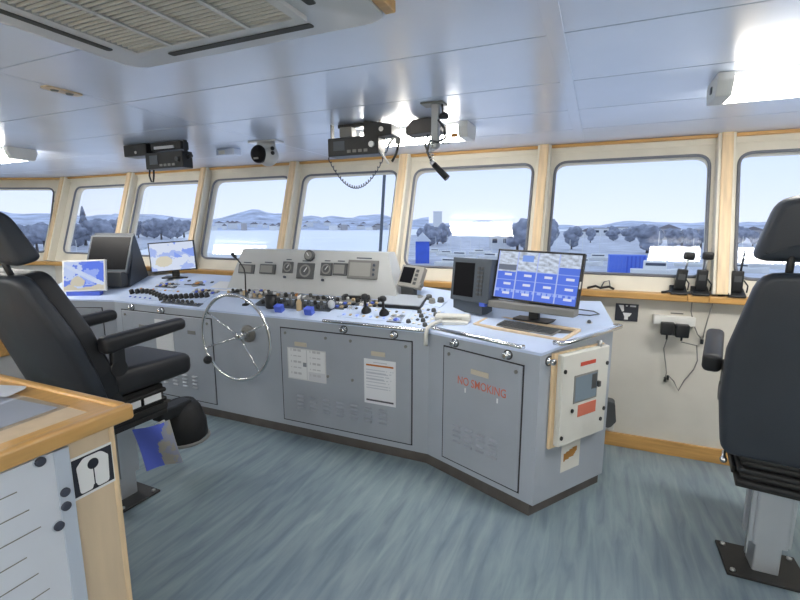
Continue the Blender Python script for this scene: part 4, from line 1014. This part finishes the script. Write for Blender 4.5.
part('cord', MB().tube(sag((-.165, 0, 0), (.20, .05, .06), .20, 130, .008, 26), .0032, 5), 'ink', t); part('cord_end', MB().cyl((.19, .05, .05), (.23, .05, .09), .008, seg=8), 'whiteplastic', t)
t = thing('cord_pair', 'short black and white cable ends hanging under the bright lamp', 'cable', (-1.08, 2.32, 1.93))
part('white_lead', MB().tube([(-.06, 0, -.02), (-.03, 0, -.06), (.0, 0, -.10)], .006, 6), 'whiteplastic', t); part('black_lead', MB().tube([(.06, 0, .0), (.045, 0, -.05), (.02, 0, -.09)], .007, 6), 'black', t); part('clip', MB().box(.04, .07, -.01, .01, .0, .035, bev=.003), 'midgrey', t)
# ceiling post with microphone
t = thing('microphone_bracket', 'grey ceiling post with cables, in front of the bright lamp', 'bracket', (-.745, 2.13, ZC))
part('flange', MB().box(-.065, .045, -.04, .04, -.008, 0, bev=.002, seg=1), 'midgrey', t); part('post', MB().prism(rnd_poly(rect(-.018, .018, -.018, .018), .006, 3), -.19, -.006), 'panelgrey', t)
part('cable_bundle', MB().tube([(.02, -.02, -.08), (.05, -.02, -.12), (.055, -.02, -.165), (.02, -.02, -.18), (-.02, -.02, -.17), (-.035, -.02, -.22), (-.01, -.02, -.27)], .0065, 8).tube([(-.03, -.02, -.14), (-.045, -.02, -.19), (-.02, -.02, -.25), (.0, -.02, -.29)], .005, 8), 'darkgrey', t)
part('swivel', MB().sphere((.0, 0, -.19), .024, 2), 'steel', t)
part('hook_lamp', MB().tube([(.03, 0, -.006), (.035, 0, -.05)], .005, 6).lathe([(.018, -.075), (.026, -.068), (.02, -.052), (.006, -.045)], (.04, 0, 0), 14), 'black', t)
part('orange_tag', MB().box(.085, .115, -.03, -.02, -.165, -.148), 'orange', t); part('tag_loop', MB().tube([(.03, -.02, -.15), (.045, -.02, -.19), (.07, -.02, -.19), (.09, -.025, -.16)], .003, 6), 'ink', t)
t = thing('hand_microphone', 'black hand microphone hanging below the grey ceiling post', 'microphone', (-.755, 2.11, 1.79)); part('body', MB().cyl((.01, 0, -.005), (.078, 0, -.072), .014, .016, 12), 'black', t); part('collar', MB().cyl((-.003, 0, .01), (.012, 0, -.008), .012, seg=10), 'steel', t); part('coil', MB().tube([(.010*math.cos(k*.9)-.002, .010*math.sin(k*.9), .01+k*.0022) for k in range(44)], .0028, 5), 'steel', t)
# dome camera
t = thing('dome_camera', 'silver ceiling camera with black round face near the window header', 'camera', (-2.14, 2.60, ZC))
part('mount_plate', MB().box(-.115, .115, -.05, .05, -.012, 0, bev=.003), 'steel', t); part('neck', MB().cyl((0, 0, -.06), (0, 0, -.01), .07, .06, 20), 'panelgrey', t)
part('ball', MB().sphere((.01, 0, -.092), .074, 3), 'panelgrey', t)
part('lens_face', MB().lathe([(.060, 0), (.060, .022), (.05, .036), (.02, .042)], (-.012, -.052, -.092), 24, R(PI/2, 'X')), 'screenblack', t); part('brand_chip', MB().box(-.03, .006, -.097, -.088, -.128, -.116), 'midgrey', t)
for z in (-.055, -.085): part('side_led', MB().sphere((.078, -.03, z), .014, 2), 'black', t)
t = thing('junction_box', 'small white junction box on the ceiling beside the left radio', 'junction box', (-2.62, 2.75, ZC)); part('box', MB().box(-.09, .09, -.04, .04, -.05, 0, bev=.008), 'ceil', t); part('cover', MB().box(-.06, .0, -.043, -.038, -.04, -.012), 'whiteplastic', t)

# ------------------------------------------------------------------ outside: harbour seen through the windows
def polar(b, d): a = math.radians(b); return (d*math.sin(a), d*math.cos(a))
ZS = -9.0
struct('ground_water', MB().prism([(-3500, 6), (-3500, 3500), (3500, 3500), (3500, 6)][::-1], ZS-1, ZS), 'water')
qy = [polar(-24, 95), polar(-24, 420), polar(-12, 900), polar(30, 900), polar(30, 60), polar(8, 60)]
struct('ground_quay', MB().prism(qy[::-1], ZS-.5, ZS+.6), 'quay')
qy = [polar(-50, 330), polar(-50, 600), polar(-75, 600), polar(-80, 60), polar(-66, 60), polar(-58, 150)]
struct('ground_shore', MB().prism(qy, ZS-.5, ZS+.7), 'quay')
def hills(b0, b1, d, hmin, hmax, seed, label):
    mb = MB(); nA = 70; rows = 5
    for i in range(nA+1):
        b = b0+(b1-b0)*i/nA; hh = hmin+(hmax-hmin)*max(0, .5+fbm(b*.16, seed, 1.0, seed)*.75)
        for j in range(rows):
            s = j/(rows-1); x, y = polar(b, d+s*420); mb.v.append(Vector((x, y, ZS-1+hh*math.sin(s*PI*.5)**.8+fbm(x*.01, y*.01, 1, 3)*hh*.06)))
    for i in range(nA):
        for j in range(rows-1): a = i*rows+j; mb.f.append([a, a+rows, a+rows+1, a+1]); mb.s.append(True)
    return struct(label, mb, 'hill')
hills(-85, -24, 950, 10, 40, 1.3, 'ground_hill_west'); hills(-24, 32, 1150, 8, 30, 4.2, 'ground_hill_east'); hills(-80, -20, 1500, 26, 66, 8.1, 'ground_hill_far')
SPOTS = []
def free_spot(b, d, r):
    while True:
        x, y = polar(b, d)
        if all(math.hypot(x-a, y-c) > r+q for a, c, q in SPOTS): SPOTS.append((x, y, r)); return d
        d += r*.5
ORD = ['leftmost', 'second from the left', 'third from the left', 'fourth from the left', 'fifth from the left', 'sixth from the left', 'seventh from the left', 'eighth from the left', 'ninth from the left', 'tenth from the left', 'eleventh from the left', 'twelfth from the left', 'thirteenth from the left', 'fourteenth from the left']
def ordered(seq, base):
    q = sorted(seq); return {b: ORD[q.index(b)]+' of '+base for b in seq}
# trees
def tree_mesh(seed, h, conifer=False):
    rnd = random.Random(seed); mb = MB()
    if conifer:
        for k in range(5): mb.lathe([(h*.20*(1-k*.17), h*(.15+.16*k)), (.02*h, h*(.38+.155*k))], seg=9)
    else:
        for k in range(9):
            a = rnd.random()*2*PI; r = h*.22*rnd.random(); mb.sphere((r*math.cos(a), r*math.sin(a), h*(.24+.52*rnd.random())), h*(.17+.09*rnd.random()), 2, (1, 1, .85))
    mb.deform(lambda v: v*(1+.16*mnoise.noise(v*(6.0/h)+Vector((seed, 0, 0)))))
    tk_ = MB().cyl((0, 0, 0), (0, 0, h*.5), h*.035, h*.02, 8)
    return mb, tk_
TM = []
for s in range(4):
    a, b = tree_mesh(s+1, 10, s == 3); TM.append((a.mesh('crown', 'foliage_hazed'), b.mesh('trunk', 'trunk')))
def tree(b, d, h, kind, label, group):
    wsc = random.uniform(.95, 1.35); d = free_spot(b, d, h*.40*wsc)
    x, y = polar(b, d); t = thing('tree', label, 'tree', (x, y, ZS+.5), random.random()*6, group); t.scale = (h/10*wsc,)*2 + (h/10,)
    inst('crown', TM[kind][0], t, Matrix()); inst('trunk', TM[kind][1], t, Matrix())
for b, d, h in ((5.0, 185, 11.5), (-2.9, 200, 10.5)): tree(b, d, h, 0, 'large dark tree standing alone behind the boats, %s' % ('above the blue container' if b > 0 else 'left of the blue container'), 'harbour trees')
LB = ordered((7.4, 8.2, 9.0, 9.9, 10.8), 'the five hedge trees behind the cream boat')
for b in LB: tree(b, 210+random.random()*30, 9.2+random.random()*1.5, int(random.random()*3), LB[b], 'hedge line trees')
LB = ordered((-.9, 1.5, 3.2, 13.0, 14.2, 15.6, 17.0, 18.5), 'the far trees behind the quay, right windows')
for b in LB: tree(b, 270+random.random()*60, 8.5+random.random()*2, int(random.random()*3), LB[b], 'far quay trees')
LB = ordered((-8.2, -9.1, -5.4), 'three trees by the post behind the monitor')
for b in LB: tree(b, 165+random.random()*20, 12+random.random()*3, int(random.random()*3), LB[b], 'trees behind the monitor')
LB = ordered((-20.6, -19.8, -18.9, -18.2), 'four trees right beside the blue boathouse')
for b in LB: tree(b, 215+random.random()*20, 9.5+random.random()*2, int(random.random()*3), LB[b], 'boathouse trees')
LB = ordered((-54.2, -53.4, -52.6, -51.9, -51.2, -50.3, -49.6, -48.9), 'the shore trees above the pale chart monitor')
for b in LB: tree(b, 350+random.random()*50, 14+random.random()*6, int(random.random()*3), LB[b], 'far shore trees')
LB = ordered((-59.8, -58.9, -58.2, -57.4, -56.6, -55.8, -62.2, -61.6, -63.4, -64.2), 'the port shore trees, left windows')
for i, b in enumerate(LB): tree(b, 210+random.random()*50, 10.5+random.random()*5+(7 if i == 2 else 0), 3 if i == 2 else int(random.random()*3), LB[b], 'port shore trees')
# buildings
def house(b, d, w, dp, h, rh, wall, roof, label, group=None, cat='house', windows=0, door=False, turn=0.0, name='house'):
    d = free_spot(b, d, max(w, dp)*.72)
    x, y = polar(b, d); t = thing(name, label, cat, (x, y, ZS+.3), -math.radians(b)+turn, group)
    part('walls', MB().box(-w/2, w/2, 0, dp, 0, h), wall, t)
    if rh: 
        part('roof', MB().prism([(-w/2-.4, h), (w/2+.4, h), (0, h+rh)], -dp-.3, .3, R(PI/2, 'X')), roof, t)
    else: part('roof', MB().box(-w/2-.3, w/2+.3, -.3, dp+.3, h, h+.5), roof, t)
    for k in range(windows): part('window', MB().box(-w/2+w*(k+.3)/windows, -w/2+w*(k+.75)/windows, -.06, .05, h*.45, h*.75), 'dark_glass', t)
    return t
house(-20.75, 118, 3.6, 9, 6.0, 2.2, 'boatblue', 'roofL', 'bright blue gabled boathouse seen in the window beside the radar', cat='boathouse', name='boathouse')
house(-18.9, 420, 8, 8, 22, 0, 'houseW', 'houseW', 'white tower block on the hill behind the boathouse', cat='tower', name='tower')
for k in range(46):
    b = -45.5+k*.5+random.uniform(-.2, .2); d = 900+random.random()*180
    hh = house(b, d, 9+random.random()*12, 10, 5+random.random()*9, 3+2*random.random(), random.choice(['houseW', 'houseW', 'houseB']), random.choice(['roof', 'roofL']), 'small pale house in the town along the far shore', 'far shore houses')
    dd = math.hypot(hh.location.x, hh.location.y); hh.location.z = ZS+.3+max(0, (dd-940)*.04)
for k in range(14):
    b = -54+k*.55+random.uniform(-.2, .2)
    house(b, 520+random.random()*60, 7+random.random()*5, 8, 4+random.random()*3, 3, 'houseW', random.choice(['roof', 'roofL']), ORD[k]+' of the small shore houses above the chart monitor', 'third window houses')
for k in range(12):
    b = -3+k*1.7+random.uniform(-.4, .4)
    house(b, 330+random.random()*150, 12+random.random()*14, 10, 4+random.random()*4, random.choice([0, 3]), random.choice(['houseW', 'houseB']), random.choice(['roof', 'roofL']), ORD[k]+' of the pale harbour buildings behind the quay', 'right harbour buildings', windows=3)
for k, b in enumerate((-11.2, -9.8)): house(b, 190+k*30, 9, 9, 6, 3, 'houseW', 'roofL', ['white house left of the monitor trees', 'white house half behind the monitor trees'][k], windows=2)
# blue container with white boat
t = thing('shipping_container', 'blue shipping container on the quay at the right window', 'container', (*polar(3.15, 103), ZS+.55), math.radians(6)); part('box', MB().box(-3.4, 3.4, 0, 2.5, 0, 3.9), 'containerblue', t)
for k in range(9): part('rib', MB().box(-3.2+k*.75, -2.9+k*.75, -.12, .02, .2, 3.7), 'boatblue' if k > 3 else 'containerblue', t)
def boat(b, d, L, label, hull, turn=0.0, group=None, z=ZS-.3, k=1.0):
    t = thing('boat', label, 'boat', (*polar(b, d), z), -math.radians(b)+turn, group)
    W_ = L*.28
    mb = MB(); secs = [(-.5, .75, 0), (-.2, 1, 0), (.15, .95, .02), (.38, .6, .08), (.5, .02, .16)]; hh = L*.13*k
    for s, w, up in secs:
        for (f_, zz) in ((.55, 0), (1, hh+up*L*.4), (.0, -.1)): 
            if f_ == 0: continue
            mb.v += [Vector((s*L, -W_/2*w*f_, zz)), Vector((s*L, W_/2*w*f_, zz))]
    for i in range(4):
        a = i*4; c = a+4
        mb.f += [[a, c, c+2, a+2], [c+1, a+1, a+3, c+3], [a+2, c+2, c+3, a+3], [a+1, c+1, c, a]]; mb.s += [False]*4
    mb.f.append([0, 2, 3, 1]); mb.s.append(False)
    part('hull', mb, hull, t)
    part('cabin', MB().box(-.28*L, .12*L, -W_*.3, W_*.3, hh*.9, hh+L*.11*k, bev=.02*L), 'boatwhite', t)
    part('cabin_windows', MB().box(-.25*L, .10*L, -W_*.31, W_*.31, hh+L*.05*k, hh+L*.085*k), 'dark_glass', t)
    part('mast', MB().cyl((-.05*L, 0, hh), (-.05*L, 0, hh+L*.75), .05, seg=6), 'boatwhite', t)
boat(6.3, 97, 9.5, 'large cream motor boat moored at the quay by the container', 'boatwhite', .1, k=1.6, z=ZS+.3)
BT = ((-17.5, 150, 8), (-15.8, 140, 9), (-13.5, 160, 8), (-12.0, 135, 9), (-17.0, 112, 9), (-10.5, 150, 8), (-14.6, 118, 8), (-19.0, 165, 7))
LB = ordered([q[0] for q in BT], 'the moored white boats beside the boathouse')
for b, d, L in BT:
    boat(b, d, L, LB[b], 'boatwhite', random.uniform(-.4, .4), 'moored boats', z=ZS+.3)
BT = ((-4.4, 130, 9), (-1.5, 120, 9), (.3, 140, 9), (-2.9, 108, 8), (9.4, 130, 8), (13.6, 120, 9), (15.5, 135, 9))
LB = ordered([q[0] for q in BT], 'the white boats on the quay, right windows')
for b, d, L in BT:
    boat(b, d, L, LB[b], 'boatwhite', random.uniform(-.4, .4), 'boats on the quay', z=ZS+.3)
BT = ((-57.3, 120, 10), (-58.8, 105, 9), (-56.2, 140, 9), (-60.5, 95, 10))
LB = ordered([q[0] for q in BT], 'the marina boats, second window')
for b, d, L in BT:
    boat(b, d, L, LB[b], 'boatwhite', random.uniform(-.6, .6), 'marina boats', z=ZS-.2)
# own ship: foredeck stay and white deck locker
t = thing('mast_stay', 'thin blue grey mast stay outside the window above the instrument panel', 'stay', (-4.78, 9.2, -3.0)); part('stay', MB().tube([(0, 0, -5.9), (0, 0, 0), (.60, 0, 8.5)], .036, 8), 'bezel', t); part('turnbuckle', MB().cyl((0, 0, -.6), (0, 0, .1), .09, seg=8), 'bezel', t)
t = thing('deck_house', 'low white structure with railing below the fourth window', 'deck house', (*polar(-44.3, 88), ZS), math.radians(44)); part('block', MB().box(-4.2, 4.2, 0, 5, 0, 5.3), 'houseW', t)
for k in range(9): part('rail_post', MB().cyl((-4+k, -.1, 1.6), (-4+k, -.1, 3.2), .07, seg=6), 'boatwhite', t)
part('rail', MB().box(-4.3, 4.3, -.2, -.05, 3.1, 3.3), 'roofL', t)
